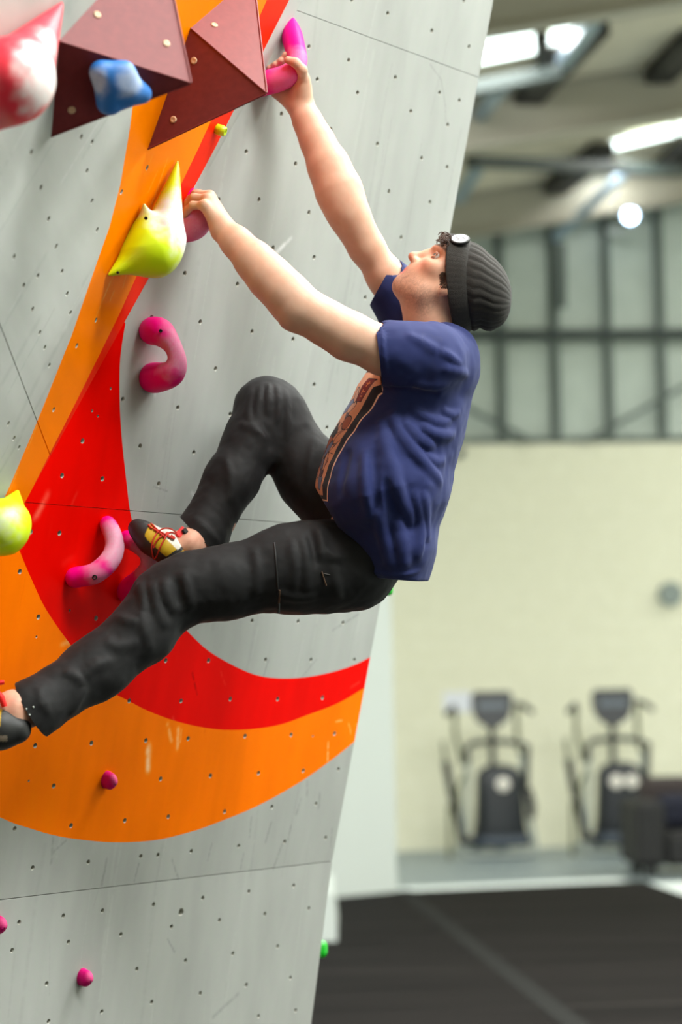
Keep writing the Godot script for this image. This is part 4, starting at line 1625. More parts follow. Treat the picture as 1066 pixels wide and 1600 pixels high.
	f.cone(bl.call(160, 115, 0.015), bl.call(168, 160, 0.02), 0.019, 0.02, 0.02)
	f.cone(bl.call(190, 115, 0.015), bl.call(222, 146, 0.012), 0.018, 0.013, 0.02)
	f.cone(bl.call(175, 160, 0.02), bl.call(222, 147, 0.015), 0.018, 0.014, 0.02)
	f.cone(bl.call(180, 135, 0.02), bl.call(200, 140, 0.02), 0.026, 0.022, 0.02)
	var bm := mat("blue_plastic", Color.WHITE, 0.5)
	bm.vertex_color_use_as_albedo = true
	hold_thing("wedge_hold", "blue chalky hold on the underside of the big maroon volume", "", f, 0.004, dusted(Color(0.02, 0.16, 0.50), Color(0.55, 0.60, 0.70), [[bl.call(152, 130, 0.03), 0.035, 0.9], [bl.call(205, 130, 0.04), 0.04, 0.6]], 141), bm)
	# green holds on the far side of the corner
	var gm := mat("green_plastic", Color(0.02, 0.62, 0.10), 0.4)
	for h in [["small green hold peeping out behind the wall edge by the climber's hip", at(603, 919, 5.96), 0.016], ["small green hold peeping out low behind the wall edge", at(499, 1483, 6.02), 0.02]]:
		var fg := Field.new()
		var p: Vector3 = h[1]
		var r: float = h[2]
		fg.cone(p + Vector3(-0.012, 0, 0), p + Vector3(0.006, 0.004, 0), r, r * 0.8, 0.01, WU, 1.25)
		fg.cone(p, p + Vector3(0.008, -0.01, 0.004), r * 0.8, r * 0.6, 0.01)
		var t := obj("green_hold", net_of(fg, 0.003), gm)
		tag(t, h[0], "climbing hold", "green holds")

# ---------------------------------------------------------------- the climber
func pts_at(q: Array) -> Array:
	var o := []
	for p in q:
		o.append(at(p[0], p[1], p[2]))
	return o

func rads(q: Array) -> Array:
	var o := []
	for p in q:
		o.append(p[3])
	return o

func limb(f: Field, q: Array, k := 0.02, axis := Vector3.ZERO, wide := 1.0, sub := 0) -> void:
	f.chain(pts_at(q), rads(q), k, axis, wide, sub)

# direction in the picture plane (x right, y down) as a direction in the place
func across(x: float, y: float, z := 0.0) -> Vector3:
	return (CB * Vector3(x, -y, z)).normalized()

# fold ridges drawn over a surface as seen
func drape(f: Field, runs: Array, t0: float, t1: float) -> void:
	var todo := []
	for r in runs:
		var pts := []
		var run := Curve2D.new()
		for i in range(2, r.size(), 2):
			var p := Vector2(r[i], r[i + 1])
			var a := Vector2(r[maxi(i - 2, 2)], r[maxi(i - 2, 2) + 1])
			var c := Vector2(r[mini(i + 2, r.size() - 2)], r[mini(i + 2, r.size() - 2) + 1])
			run.add_point(p, (a - c) / 6.0, (c - a) / 6.0)
		var n := maxi(5, int(run.get_baked_length() / 14.0))
		for i in n + 1:
			var p := run.sample_baked(run.get_baked_length() * i / n)
			var t := f.march(EYE, ray(p.x, p.y), t0, t1)
			if t > 0.0:
				pts.append(at(p.x, p.y, t))
		if pts.size() > 1:
			todo.append([pts, r[0], r[1]])
	for q in todo:
		f.fold(q[0], q[1], q[2])

const LEFT_ARM := [[690,562,4.98,0.06], [664,562,4.885,0.056], [600,548,4.85,0.047], [545,525,4.84,0.0465], [505,502,4.835,0.0425], [470,481,4.83,0.0405], [446,458,4.84,0.043], [420,432,4.86,0.0415], [396,406,4.88,0.036], [370,379,4.91,0.0285], [350,360,4.93,0.0255]]
const RIGHT_ARM := [[685,540,5.12,0.058], [648,505,5.2,0.052], [603,432,5.17,0.038], [572,385,5.15,0.0355], [553,350,5.135,0.037], [540,325,5.13,0.0415], [529,296,5.135,0.0465], [513,258,5.145,0.0415], [495,219,5.16,0.033], [480,188,5.17,0.027], [471,167,5.18,0.0255]]

func person() -> void:
	var root := thing("person", "climber in navy T-shirt, black trousers and dark beanie hanging from the pink holds", "person", Vector3(at(560, 900, 5.0).x, at(560, 900, 5.0).y, at(560, 900, 5.0).z))
	var skin := mat("skin", Color.WHITE, 0.5)
	skin.vertex_color_use_as_albedo = true
	skin.metallic_specular = 0.35
	skin.subsurf_scatter_enabled = true
	skin.subsurf_scatter_strength = 0.12
	# ---- head axes: turned up and back, seen from the side
	var up := across(0.707, -0.707)
	var fw := across(-0.707, -0.707)
	var sd := up.cross(fw)
	var HT := Transform3D(Basis(sd, up, fw), at(668, 391, 5.05))
	var HI := HT.affine_inverse()
	var L := func(x: float, y: float, z: float) -> Vector3: return HT * Vector3(x, y, z)
	var hb := HT.basis
	var f := Field.new()
	f.ball(L.call(0, 0.004, -0.106), hb, Vector3(0.070, 0.074, 0.074), 0.02)
	f.ball(L.call(0, 0.028, -0.066), hb, Vector3(0.06, 0.044, 0.046), 0.03)
	f.ball(L.call(0, -0.03, -0.056), hb, Vector3(0.056, 0.062, 0.05), 0.03)
	f.ball(L.call(0, -0.06, -0.045), hb, Vector3(0.043, 0.045, 0.042), 0.02)
	for s in [-1.0, 1.0]:
		f.cone(L.call(s * 0.052, -0.055, -0.085), L.call(s * 0.042, -0.082, -0.06), 0.016, 0.015, 0.03)
		f.cone(L.call(s * 0.042, -0.082, -0.06), L.call(s * 0.013, -0.099, -0.018), 0.015, 0.0125, 0.025)
		f.ball(L.call(s * 0.043, -0.022, -0.04), hb, Vector3(0.021, 0.018, 0.021), 0.025)
		f.cone(L.call(s * 0.012, 0.016, -0.014), L.call(s * 0.044, 0.020, -0.03), 0.0095, 0.009, 0.015)
	f.ball(L.call(0, -0.097, -0.0135), hb, Vector3(0.019, 0.0145, 0.0135), 0.016)
	f.cone(L.call(0, -0.048, -0.016), L.call(0, -0.085, -0.016), 0.0185, 0.0165, 0.02, hb.x, 1.3)
	# nose
	f.cone(L.call(0, 0.012, -0.014), L.call(0, -0.006, -0.006), 0.0085, 0.0085, 0.01)
	f.cone(L.call(0, -0.006, -0.006), L.call(0, -0.0315, 0.0115), 0.0085, 0.0098, 0.008)
	f.ball(L.call(0, -0.0325, 0.0105), hb, Vector3(0.0105, 0.0095, 0.0115), 0.006)
	for s in [-1.0, 1.0]:
		f.ball(L.call(s * 0.0115, -0.036, -0.0005), hb, Vector3(0.0075, 0.0075, 0.0115), 0.006)
	# lips
	f.cone(L.call(-0.02, -0.066, -0.013), L.call(0, -0.0625, -0.0015), 0.0045, 0.006, 0.006)
	f.cone(L.call(0.02, -0.066, -0.013), L.call(0, -0.0625, -0.0015), 0.0045, 0.006, 0.006)
	f.cone(L.call(-0.018, -0.072, -0.014), L.call(0, -0.0775, -0.003), 0.004, 0.0068, 0.006)
	f.cone(L.call(0.018, -0.072, -0.014), L.call(0, -0.0775, -0.003), 0.004, 0.0068, 0.006)
	# ears
	for s in [-1.0, 1.0]:
		f.ball(L.call(s * 0.073, -0.02, -0.098), Basis(hb.x, hb.y, hb.z), Vector3(0.009, 0.03, 0.019), 0.008)
		f.ball(L.call(s * 0.07, -0.045, -0.09), hb, Vector3(0.0065, 0.011, 0.0095), 0.006)
	# neck
	limb(f, [[664,463,5.05,0.05], [672,497,5.052,0.0515], [689,545,5.06,0.062]], 0.03)
	f.ball(L.call(0, -0.112, -0.058), hb, Vector3(0.01, 0.01, 0.008), 0.02)
	# hollows: eye sockets, nostrils, mouth line, ear bowl
	for s in [-1.0, 1.0]:
		f.ball(L.call(s * 0.031, 0.001, -0.006), hb, Vector3(0.0155, 0.0095, 0.0155), 0.014, 1)
		f.ball(L.call(s * 0.056, 0.001, -0.011), hb, Vector3(0.02, 0.0105, 0.019), 0.016, 1)
		f.ball(L.call(s * 0.0065, -0.0415, 0.006), hb, Vector3(0.0032, 0.003, 0.0045), 0.003, 1)
		f.cone(L.call(0, -0.0695, 0.003), L.call(s * 0.021, -0.0685, -0.0115), 0.0016, 0.0012, 0.003, Vector3.ZERO, 1.0, 1)
		f.ball(L.call(s * 0.083, -0.016, -0.094), hb, Vector3(0.006, 0.018, 0.01), 0.005, 1)
	var fz := noise(55.0, 61, 3)
	var grit := noise(420.0, 62, 2)
	var base := Color(0.65, 0.365, 0.25)
	var face := func(p: Vector3) -> Color:
		var q := HI * p
		var c := base
		c = c.lerp(Color(0.70, 0.27, 0.19), 0.5 * (1.0 - smoothstep(0.008, 0.034, Vector3(absf(q.x) - 0.038, q.y + 0.03, q.z + 0.02).length())))
		c = c.lerp(Color(0.72, 0.25, 0.18), 0.6 * (1.0 - smoothstep(0.006, 0.02, (q - Vector3(0, -0.034, 0.012)).length())))
		# stubble on jaw, chin and lip
		var st := smoothstep(-0.045, -0.075, q.y) * smoothstep(-0.115, -0.085, q.z) * smoothstep(-0.135, -0.1, q.y)
		st = maxf(st, 0.8 * smoothstep(-0.06, -0.085, q.z) * smoothstep(-0.11, -0.095, q.z) * smoothstep(-0.03, -0.055, q.y) * smoothstep(-0.12, -0.1, q.y))
		c = c.lerp(Color(0.235, 0.135, 0.10), clampf(st * (0.42 + 0.5 * grit.get_noise_3dv(p)), 0.0, 0.75))
		# lips
		var ly := absf(q.y + 0.07 - absf(q.x) * 0.05)
		if absf(q.x) < 0.022 and q.z > -0.02:
			c = c.lerp(Color(0.56, 0.16, 0.135), (1.0 - smoothstep(0.006, 0.0125, ly)) * (1.0 - smoothstep(0.014, 0.022, absf(q.x))))
		# brows
		var bx := absf(q.x)
		var by := q.y - (0.0225 + 0.003 * sin((bx - 0.012) * 60.0))
		if bx > 0.008 and bx < 0.072 and q.z > -0.055:
			var w := (1.0 - smoothstep(0.003, 0.0062, absf(by))) * smoothstep(0.008, 0.014, bx) * smoothstep(-0.052, -0.038, q.z)
			c = c.lerp(Color(0.035, 0.02, 0.014), clampf(w * (0.85 + 0.5 * grit.get_noise_3dv(p)), 0, 1))
		return c * (1.0 + 0.1 * fz.get_noise_3dv(p))
	var b := bounds(f, 0.012)
	var head := f
	var body := f.net(b[0], b[1], 0.0026, face)
	# ---- arms with hands
	var hand_tint := func(p: Vector3) -> Color:
		var k := clampf(0.5 + 0.9 * fz.get_noise_3dv(p * 0.5), 0, 1)
		return Color(0.63, 0.39, 0.28).lerp(Color(0.59, 0.345, 0.24), k)
	f = Field.new()
	limb(f, LEFT_ARM, 0.03)
	limb(f, [[457,492,4.83,0.027], [452,487,4.835,0.02]], 0.03)
	# left palm and fingers, laid over the hold from above
	for q in [[319,321,4.925], [324,311,4.945], [328,306,4.965], [329,307,4.985]]:
		f.cone(at(349, 359, 4.93), at(q[0], q[1], q[2]), 0.0185, 0.0112, 0.016)
	limb(f, [[345,352,4.95,0.017], [333,332,4.96,0.0155]], 0.016)
	for d in [
		[[319,321,4.925,0.0098], [301,321,4.935,0.0086], [293,328,4.95,0.0079], [288,337,4.96,0.007]],
		[[324,311,4.945,0.0105], [303,309,4.955,0.0092], [294,317,4.97,0.0085], [290,329,4.98,0.0075]],
		[[328,306,4.965,0.0108], [306,303,4.98,0.0095], [297,312,4.995,0.0087], [293,324,5.0,0.0077]],
		[[329,307,4.985,0.0106], [309,303,5.0,0.0094], [299,311,5.015,0.0086], [296,322,5.02,0.0076]],
		[[341,350,4.97,0.0145], [333,346,5.01,0.0115], [325,342,5.04,0.0105], [316,338,5.055,0.009]]]:
		limb(f, d, 0.006)
	for q in [[319,320,4.921], [324,310,4.941]]:
		f.ball(at(q[0], q[1], q[2]), CB, Vector3(0.009, 0.009, 0.009), 0.008)
	b = bounds(f, 0.012)
	body.absorb(f.net(b[0], b[1], 0.003, hand_tint))
	f = Field.new()
	limb(f, RIGHT_ARM, 0.03)
	limb(f, [[546,318,5.11,0.018], [552,338,5.115,0.018]], 0.02, Vector3.ZERO, 1.0, 0)
	for q in [[448,128,5.19], [441,134,5.195], [436,140,5.2], [432,145,5.2]]:
		f.cone(at(470, 165, 5.182), at(q[0], q[1], q[2]), 0.0195, 0.0115, 0.018)
	limb(f, [[470,165,5.175,0.021], [472,140,5.16,0.0185], [474,124,5.147,0.0155]], 0.018)
	for d in [
		[[448,128,5.19,0.0105], [445,106,5.2,0.0092], [443,93,5.19,0.0085], [446,86,5.172,0.0078]],
		[[441,134,5.195,0.0107], [437,112,5.205,0.0095], [435,100,5.195,0.0088], [439,95,5.172,0.0082]],
		[[436,140,5.2,0.0103], [429,117,5.21,0.009], [426,106,5.2,0.0084], [430,101,5.176,0.0078]],
		[[432,145,5.2,0.0098], [422,121,5.213,0.0082], [419,110,5.205,0.0076], [421,106,5.185,0.0068]],
		[[474,124,5.147,0.0135], [472,109,5.125,0.0112], [462,98,5.117,0.0102], [450,94,5.12,0.0088]]]:
		limb(f, d, 0.006)
	b = bounds(f, 0.012)
	body.absorb(f.net(b[0], b[1], 0.003, hand_tint))
	# ---- ankles and feet
	f = Field.new()
	limb(f, [[345,815,5.06,0.034], [320,844,5.02,0.035], [296,852,4.985,0.034], [272,856,4.98,0.028], [236,843,4.985,0.02]], 0.02)
	f.ball(at(296, 848, 4.96), CB, Vector3(0.012, 0.013, 0.012), 0.02)
	limb(f, [[80,1090,4.77,0.04], [42,1107,4.735,0.036], [20,1108,4.71,0.0345], [-10,1118,4.7,0.03], [-60,1115,4.72,0.024]], 0.02)
	limb(f, [[25,1110,4.71,0.03], [22,1135,4.695,0.024]], 0.02)
	b = bounds(f, 0.012)
	var foot_tint := func(p: Vector3) -> Color:
		return Color(0.62, 0.30, 0.21).lerp(Color(0.70, 0.38, 0.27), clampf(0.5 + fz.get_noise_3dv(p), 0, 1))
	body.absorb(f.net(b[0], b[1], 0.004, foot_tint))
	# ---- trunk and legs under the clothes, joining it all
	f = Field.new()
	limb(f, [[680,548,5.05,0.07], [650,620,5.05,0.09], [612,720,5.04,0.088], [575,840,5.04,0.075], [548,880,5.04,0.07]], 0.04, CB.z, 1.4)
	limb(f, [[690,558,5.0,0.05], [664,562,4.885,0.045]], 0.03)
	limb(f, [[690,550,5.1,0.05], [648,505,5.2,0.042]], 0.03)
	limb(f, [[545,882,4.99,0.07], [450,888,4.95,0.07], [350,910,4.92,0.058], [255,937,4.9,0.05], [152,1043,4.83,0.046], [60,1100,4.75,0.036]], 0.03)
	limb(f, [[555,850,5.12,0.07], [485,740,5.18,0.06], [418,640,5.2,0.05], [365,745,5.12,0.045], [320,838,5.03,0.036]], 0.03)
	b = bounds(f, 0.02)
	body.absorb(f.net(b[0], b[1], 0.012, func(_p: Vector3) -> Color: return base))
	obj("body", body, skin, root)
	face_details(root, HT, head)
	beanie(root)
	shirt(root)
	trousers(root)
	shoes(root)

func face_details(root: Node3D, HT: Transform3D, head: Field) -> void:
	var em := mat("eye_white", Color.WHITE, 0.15)
	em.vertex_color_use_as_albedo = true
	for s in [1.0, -1.0]:
		var g := Geo.new()
		var c := HT * Vector3(s * 0.0315, 0.0005, -0.0295)
		var look := (HT.basis * Vector3(s * 0.05, 0.1, 1.0)).normalized()
		var x := look.cross(HT.basis.y).normalized()
		var prof := []
		for i in 17:
			var w := PI * i / 16.0
			prof.append(Vector2(sin(w) * 0.0125, cos(w) * 0.0125))
		g.lathe(Transform3D(Basis(x, look, x.cross(look)), c), prof, 20)
		for v in g.v:
			var k := (v - c).normalized().dot(look)
			g.c.append(Color(0.006, 0.005, 0.004) if k > 0.93 else (Color(0.06, 0.04, 0.025) if k > 0.78 else Color(0.62, 0.58, 0.54)))
		obj("eye", g, em, root)
	# lids
	var lid := mat("eyelid", lin(0.60, 0.32, 0.22), 0.5)
	for s in [1.0, -1.0]:
		for k in [[0.0085, 0.0024], [-0.0078, 0.0018]]:
			var g := Geo.new()
			var pts := []
			for i in 9:
				var w := -1.1 + 2.2 * i / 8.0
				pts.append(HT * Vector3(s * (0.031 + 0.0145 * sin(w)), 0.0005 + k[0] * cos(w) * 0.86, -0.0295 + 0.0126 * cos(w * 0.9) * (0.86 if k[0] > 0 else 0.9)))
			g.tube(pts, k[1], 8)
			obj("eyelid", g, lid, root)
	# hair: curls above the forehead and a sideburn
	var hm := mat("hair_brown", Color(0.25, 0.155, 0.09), 0.55)
	var g2 := Geo.new()
	var r2 := RandomNumberGenerator.new()
	r2.seed = 91
	for i in 75:
		var p := at(699 + r2.randf_range(-6, 3), 375 + r2.randf_range(-6, 8), 5.04 + r2.randf_range(-0.06, 0.05))
		var pts := []
		var rad := r2.randf_range(0.004, 0.0085)
		var ph := r2.randf_range(0, TAU)
		var turn := r2.randf_range(2.5, 5.5) * (1 if r2.randf() < 0.5 else -1)
		var ax1 := across(r2.randf_range(-1, 1), r2.randf_range(-1, 1), r2.randf_range(-0.5, 0.5))
		var ax2 := ax1.cross(CB.z + Vector3(0.1, 0.2, 0)).normalized()
		var dr := across(-0.8, -0.5 + r2.randf_range(-0.5, 0.8), r2.randf_range(-0.3, 0.3)) * r2.randf_range(0.004, 0.013)
		for k in 8:
			var t := k / 7.0
			pts.append(p + dr * t + (ax1 * cos(ph + turn * t) + ax2 * sin(ph + turn * t)) * rad)
		g2.tube(pts, 0.0011, 5)
	for i in 150:
		var px := 697 + r2.randf_range(-7, 4)
		var py := 436 + r2.randf_range(-11, 11)
		var t := head.march(EYE, ray(px, py), 4.7, 5.2)
		if t < 0.0:
			continue
		var p := at(px, py, t)
		var dr := across(-0.35 + r2.randf_range(-0.5, 0.5), 0.8 + r2.randf_range(-0.4, 0.4)) * r2.randf_range(0.005, 0.009)
		g2.tube([p, p + dr * 0.5 + CB.z * 0.0012, p + dr], 0.0009, 5)
	obj("hair", g2, hm, root)

func beanie(root: Node3D) -> void:
	var km := mat("knit_dark", Color(0.145, 0.135, 0.12), 0.95)
	km.rim_enabled = true
	km.rim = 0.25
	km.rim_tint = 0.5
	bump(km, 0.35, 17, 9.0, 3.0, 256)
	# rings: top pixel, bottom pixel, half width across the head, rib height
	var n := 168
	var cuff := [[703,372, 713,516, 0.080], [700,367, 710,521, 0.0855], [702,365, 713,524, 0.0875], [712,366, 722,523, 0.0885], [725,370, 731,519, 0.0885], [733,374, 736,516, 0.087], [736,378, 738,513, 0.084]]
	var crown := [[728,380, 733,511, 0.083], [737,378, 738,515, 0.086], [745,381, 742,518, 0.0885], [754,387, 750,513, 0.087], [763,396, 760,515, 0.085], [773,404, 768,517, 0.08], [782,414, 778,513, 0.072], [790,426, 786,506, 0.06], [796,440, 793,497, 0.044], [799,452, 797,487, 0.026], [799.5,462, 798.5,477, 0.01], [799.5,469, 799.5,471, 0.001]]
	for part in [["crown", crown], ["cuff", cuff]]:
		var rings := []
		var row := 0
		for q in part[1]:
			var d := 5.055
			var top := at(q[0], q[1], d)
			var bot := at(q[2], q[3], d)
			var c := (top + bot) * 0.5
			var v := (top - bot) * 0.5
			var ring := PackedVector3Array()
			for j in n:
				var w := TAU * j / n
				var rib := 1.0
				var bulge := 0.0155 if part[0] == "cuff" else 0.013 * maxf(0.0, 1.0 - row / 6.0)
				if part[0] == "crown":
					var fade := clampf(float(row) / 2.0, 0.0, 1.0) * clampf((11.0 - row) / 3.0, 0.0, 1.0)
					rib = 1.0 + fade * (0.028 * pow(absf(cos(w * 14.0)), 0.7) - 0.02)
					if cos(w) < -0.2:
						rib += fade * 0.035 * sin(row * 1.9 + sin(w) * 2.0) * (-cos(w) - 0.2)
				else:
					rib = 1.0 + 0.0035 * cos(w * 56.0)
				ring.append(c + (v * cos(w) + CB.z * (q[4] * sin(w))) * rib - CB.x * (bulge * sin(w) * sin(w)))
			rings.append(ring)
			row += 1
		var g := Geo.new()
		g.loft(rings, part[0] == "crown")
		var o := obj("beanie" if part[0] == "crown" else "beanie_cuff", g, km, root, "dark ribbed knit beanie" if part[0] == "crown" else "turned up beanie cuff")
		if part[0] == "cuff":
			# round badge on the cuff
			var bn := across(-0.05, -0.82, 0.56)
			var bx := across(0.93, 0.30, 0.2)
			bx = (bx - bn * bx.dot(bn)).normalized()
			var bt := Transform3D(Basis(bx, bn, bx.cross(bn)), at(719, 374, 5.005))
			var gb := Geo.new()
			gb.lathe(bt, [Vector2(0.0, -0.004), Vector2(0.0215, -0.004), Vector2(0.0215, 0.0015), Vector2(0.0195, 0.0025), Vector2(0.0, 0.0025)], 28)
			var badge := obj("badge", gb, mat("badge_black", Color(0.03, 0.03, 0.03), 0.6), o, "round black and white badge")
			gb = Geo.new()
			gb.lathe(bt, [Vector2(0.0, 0.0015), Vector2(0.0178, 0.0015), Vector2(0.0178, 0.0032), Vector2(0.0, 0.0034)], 28)
			var wm := mat("badge_white", Color(0.83, 0.84, 0.86), 0.6)
			gb.v = gb.v
			obj("badge", gb, wm, o, "white badge face")
			gb = Geo.new()
			for k in [[-0.012, -0.004, -0.002, 0.003], [-0.002, 0.003, 0.009, -0.003], [-0.008, 0.005, 0.006, 0.007], [0.003, -0.007, 0.011, 0.002], [-0.004, -0.008, 0.002, -0.003]]:
				gb.tube([bt * Vector3(k[0], 0.0034, k[1]), bt * Vector3(k[2], 0.0034, k[3])], 0.0007, 5)
			obj("emblem", gb, M.badge_black, o)

const NAVY := Color(0.055, 0.11, 0.325)
const PRINT_W := 0.36
const PRINT_H := 0.318
func print_image() -> Image:
	var W := 360
	var H := 480
	var im := Image.create_empty(W, H, false, Image.FORMAT_RGBA8)
	im.fill(NAVY)
	var cream := Color(0.93, 0.76, 0.64)
	var ink := Color(0.055, 0.055, 0.11)
	# thin outer frame, dark band, picture field
	im.fill_rect(Rect2i(22, 10, 316, 452), cream)
	im.fill_rect(Rect2i(26, 14, 308, 444), ink)
	im.fill_rect(Rect2i(48, 22, 264, 424), Color(0.82, 0.58, 0.43))
	var r3 := RandomNumberGenerator.new()
	r3.seed = 5
	var tones := [Color(0.80, 0.56, 0.41), Color(0.36, 0.29, 0.33), Color(0.46, 0.40, 0.46), Color(0.08, 0.075, 0.12), Color(0.62, 0.36, 0.26), Color(0.40, 0.47, 0.60), Color(0.78, 0.60, 0.50)]
	var blob := func(c: Vector2, s: Vector2, turn: float, col: Color) -> void:
		for y in range(maxi(22, int(c.y - s.length())), mini(446, int(c.y + s.length()))):
			for x in range(maxi(48, int(c.x - s.length())), mini(312, int(c.x + s.length()))):
				var q := (Vector2(x, y) - c).rotated(-turn)
				var e := Vector2(q.x / s.x, q.y / s.y).length()
				if e < 1.0:
					im.set_pixel(x, y, col)
				elif e < 1.0 + 2.2 / minf(s.x, s.y):
					im.set_pixel(x, y, ink)
	for i in 70:
		var y := r3.randf_range(60, 170)
		if i > 14:
			y = r3.randf_range(190, 430)
		blob.call(Vector2(r3.randf_range(60, 308), y), Vector2(r3.randf_range(6, 20), r3.randf_range(10, 36)), r3.randf_range(-0.9, 0.9), tones[r3.randi() % tones.size()])
	for i in 80:
		var p := Vector2(r3.randf_range(60, 300), r3.randf_range(200, 430))
		var q := p + Vector2(r3.randf_range(-16, 16), r3.randf_range(-22, 22))
		for k in 26:
			var w := Vector2i(p.lerp(q, k / 25.0))
			im.fill_rect(Rect2i(w, Vector2i(2, 2)), ink)
	# red tablet with pale marks on each side
	for x0 in [66, 268]:
		im.fill_rect(Rect2i(x0 - 2, 42, 34, 84), ink)
		im.fill_rect(Rect2i(x0, 44, 30, 80), Color(0.46, 0.09, 0.07))
		for k in [[8, 58, 14, 4], [13, 54, 4, 18], [9, 82, 4, 16], [14, 88, 10, 4], [10, 104, 14, 4]]:
			im.fill_rect(Rect2i(x0 + k[0], k[1], k[2], k[3]), Color(0.83, 0.50, 0.25))
	return im

func shirt(root: Node3D) -> void:
	var f := Field.new()
	var z := CB.z
	limb(f, [[672,572,5.05,0.09], [640,640,5.05,0.114], [607,720,5.04,0.124], [586,772,5.03,0.118]], 0.05, z, 1.5)
	limb(f, [[586,772,5.03,0.118], [612,860,5.03,0.075], [618,900,5.03,0.068]], 0.05, z, 1.9)
	limb(f, [[694,575,5.05,0.062], [684,650,5.05,0.052]], 0.04, z, 2.4)
	limb(f, [[668,690,5.05,0.06], [651,770,5.04,0.06], [636,850,5.03,0.048], [624,902,5.03,0.042]], 0.04, z, 2.6)
	# shoulders and sleeves
	limb(f, [[698,556,4.99,0.068], [668,560,4.885,0.07], [625,553,4.86,0.0615], [588,547,4.845,0.0595]], 0.035)
	limb(f, [[696,548,5.12,0.065], [646,503,5.2,0.066], [612,452,5.18,0.052], [592,422,5.17,0.048]], 0.035)
	limb(f, [[712,586,4.96,0.035], [728,590,5.0,0.022]], 0.03)
	# neck opening and the insides of the sleeves and hem
	limb(f, [[655,430,5.05,0.056], [671,497,5.052,0.0575], [686,532,5.058,0.0615]], 0.012, Vector3.ZERO, 1.0, 1)
	limb(f, [[540,523,4.84,0.054], [600,548,4.85,0.0525], [640,556,4.868,0.048]], 0.006, Vector3.ZERO, 1.0, 1)
	limb(f, [[575,390,5.15,0.044], [603,432,5.17,0.0435], [625,468,5.185,0.04]], 0.006, Vector3.ZERO, 1.0, 1)
	f.cut(at(532, 829, 5.03), across(-0.865, 0.5))
	f.cut(at(618, 903, 5.03), across(-0.09, 1.0))
	var folds := [
		[0.0145, 0.011, 610,640, 620,665, 636,692, 668,728, 694,760], [0.0130, 0.013, 594,655, 602,690, 612,729, 622,765, 634,796, 650,826],
		[0.0116, 0.011, 627,652, 642,673, 661,690, 684,700], [0.0130, 0.010, 655,662, 676,677, 697,682, 714,676], [0.0101, 0.009, 640,632, 660,648, 686,660, 708,655],
		[0.0087, 0.008, 690,640, 706,648, 719,643], [0.0116, 0.012, 588,790, 596,830, 606,865, 612,893], [0.0101, 0.012, 618,800, 626,840, 632,893], [0.0101, 0.011, 645,765, 655,800, 658,840, 652,880],
		[0.0087, 0.010, 664,712, 682,722, 698,718], [-0.0087, 0.012, 600,745, 612,790, 622,820], [-0.0087, 0.012, 580,700, 585,760, 590,810], [0.0101, 0.012, 570,700, 572,760, 578,820], [0.0116, 0.011, 660,765, 664,800, 668,850],
		[0.0087, 0.010, 640,596, 670,604, 705,600], [-0.0101, 0.010, 600,606, 640,612, 690,618], [0.0116, 0.010, 690,576, 712,580, 734,588], [0.0087, 0.009, 684,548, 702,556, 722,572], [0.0058, 0.004, 596,512, 600,550, 605,590],
		[0.0058, 0.005, 572,888, 590,895, 615,898, 640,897, 660,890], [0.0072, 0.010, 632,520, 660,535, 690,552], [-0.0087, 0.010, 545,700, 535,740, 530,780]]
	drape(f, folds, 4.4, 5.6)
	f.noise = noise(14.0, 44, 2)
	f.noise_h = 0.0025
	var b := bounds(f, 0.03)
	var cloth := f.net(b[0], b[1], 0.0042)
	trim(cloth, at(591, 549, 4.845), across(-1.0, 0.12), at(591, 549, 4.845), 0.1)
	trim(cloth, at(598, 442, 5.17), across(-0.86, -0.5), at(598, 442, 5.17), 0.1)
	# the print is wrapped round the chest: sideways by the angle about the trunk, downwards along it
	var fd := across(-1.0, -0.2)
	var ax := across(-0.33, 0.94)
	ax = (ax - fd * ax.dot(fd)).normalized()
	var c0 := at(565, 572, 5.05)
	var front := PackedInt32Array()
	var rest := PackedInt32Array()
	for i in cloth.v.size():
		var q := cloth.v[i] - c0
		cloth.uv.append(Vector2(0.5 + q.dot(CB.z) / PRINT_W, q.dot(ax) / PRINT_H))
	for i in range(0, cloth.ix.size(), 3):
		var ok := true
		for j in 3:
			var k := cloth.ix[i + j]
			var p := cloth.v[k]
			if cloth.n[k].dot(fd) < -0.25 or cloth.uv[k].y < -0.25 or p.distance_to(at(615, 553, 4.85)) < 0.08 or p.distance_to(at(620, 460, 5.18)) < 0.09:
				ok = false
		for j in 3:
			if ok:
				front.append(cloth.ix[i + j])
			else:
				rest.append(cloth.ix[i + j])
	var sm := mat("shirt_print", Color.WHITE, 0.85)
	sm.albedo_texture = ImageTexture.create_from_image(print_image())
	sm.texture_repeat = false
	var pl := mat("shirt_cloth", NAVY, 0.85)
	for m in [sm, pl]:
		m.rim_enabled = true
		m.rim = 0.14
		m.rim_tint = 0.7
	var inv := root.global_transform.affine_inverse()
	for i in cloth.v.size():
		cloth.v[i] = inv * cloth.v[i]
	var am := ArrayMesh.new()
	cloth.ix = front
	cloth.into(am, sm)
	cloth.ix = rest
	cloth.into(am, pl)
	obj("t_shirt", am, null, root, "navy T-shirt with a framed picture print on the chest")
	# collar band round the neck
	var g := Geo.new()
	var pts := []
	var c := at(683, 527, 5.056)
	var nx := across(0.88, 0.36)
	for i in 29:
		var w := TAU * i / 28.0
		pts.append(c + nx * (0.0555 * cos(w)) + CB.z * (0.061 * sin(w)) + across(-0.3, 1.0) * (0.004 * cos(w)))
	g.tube(pts, 0.006, 8)
	obj("collar", g, mat("collar_rib", Color(0.075, 0.10, 0.25), 0.9), root)

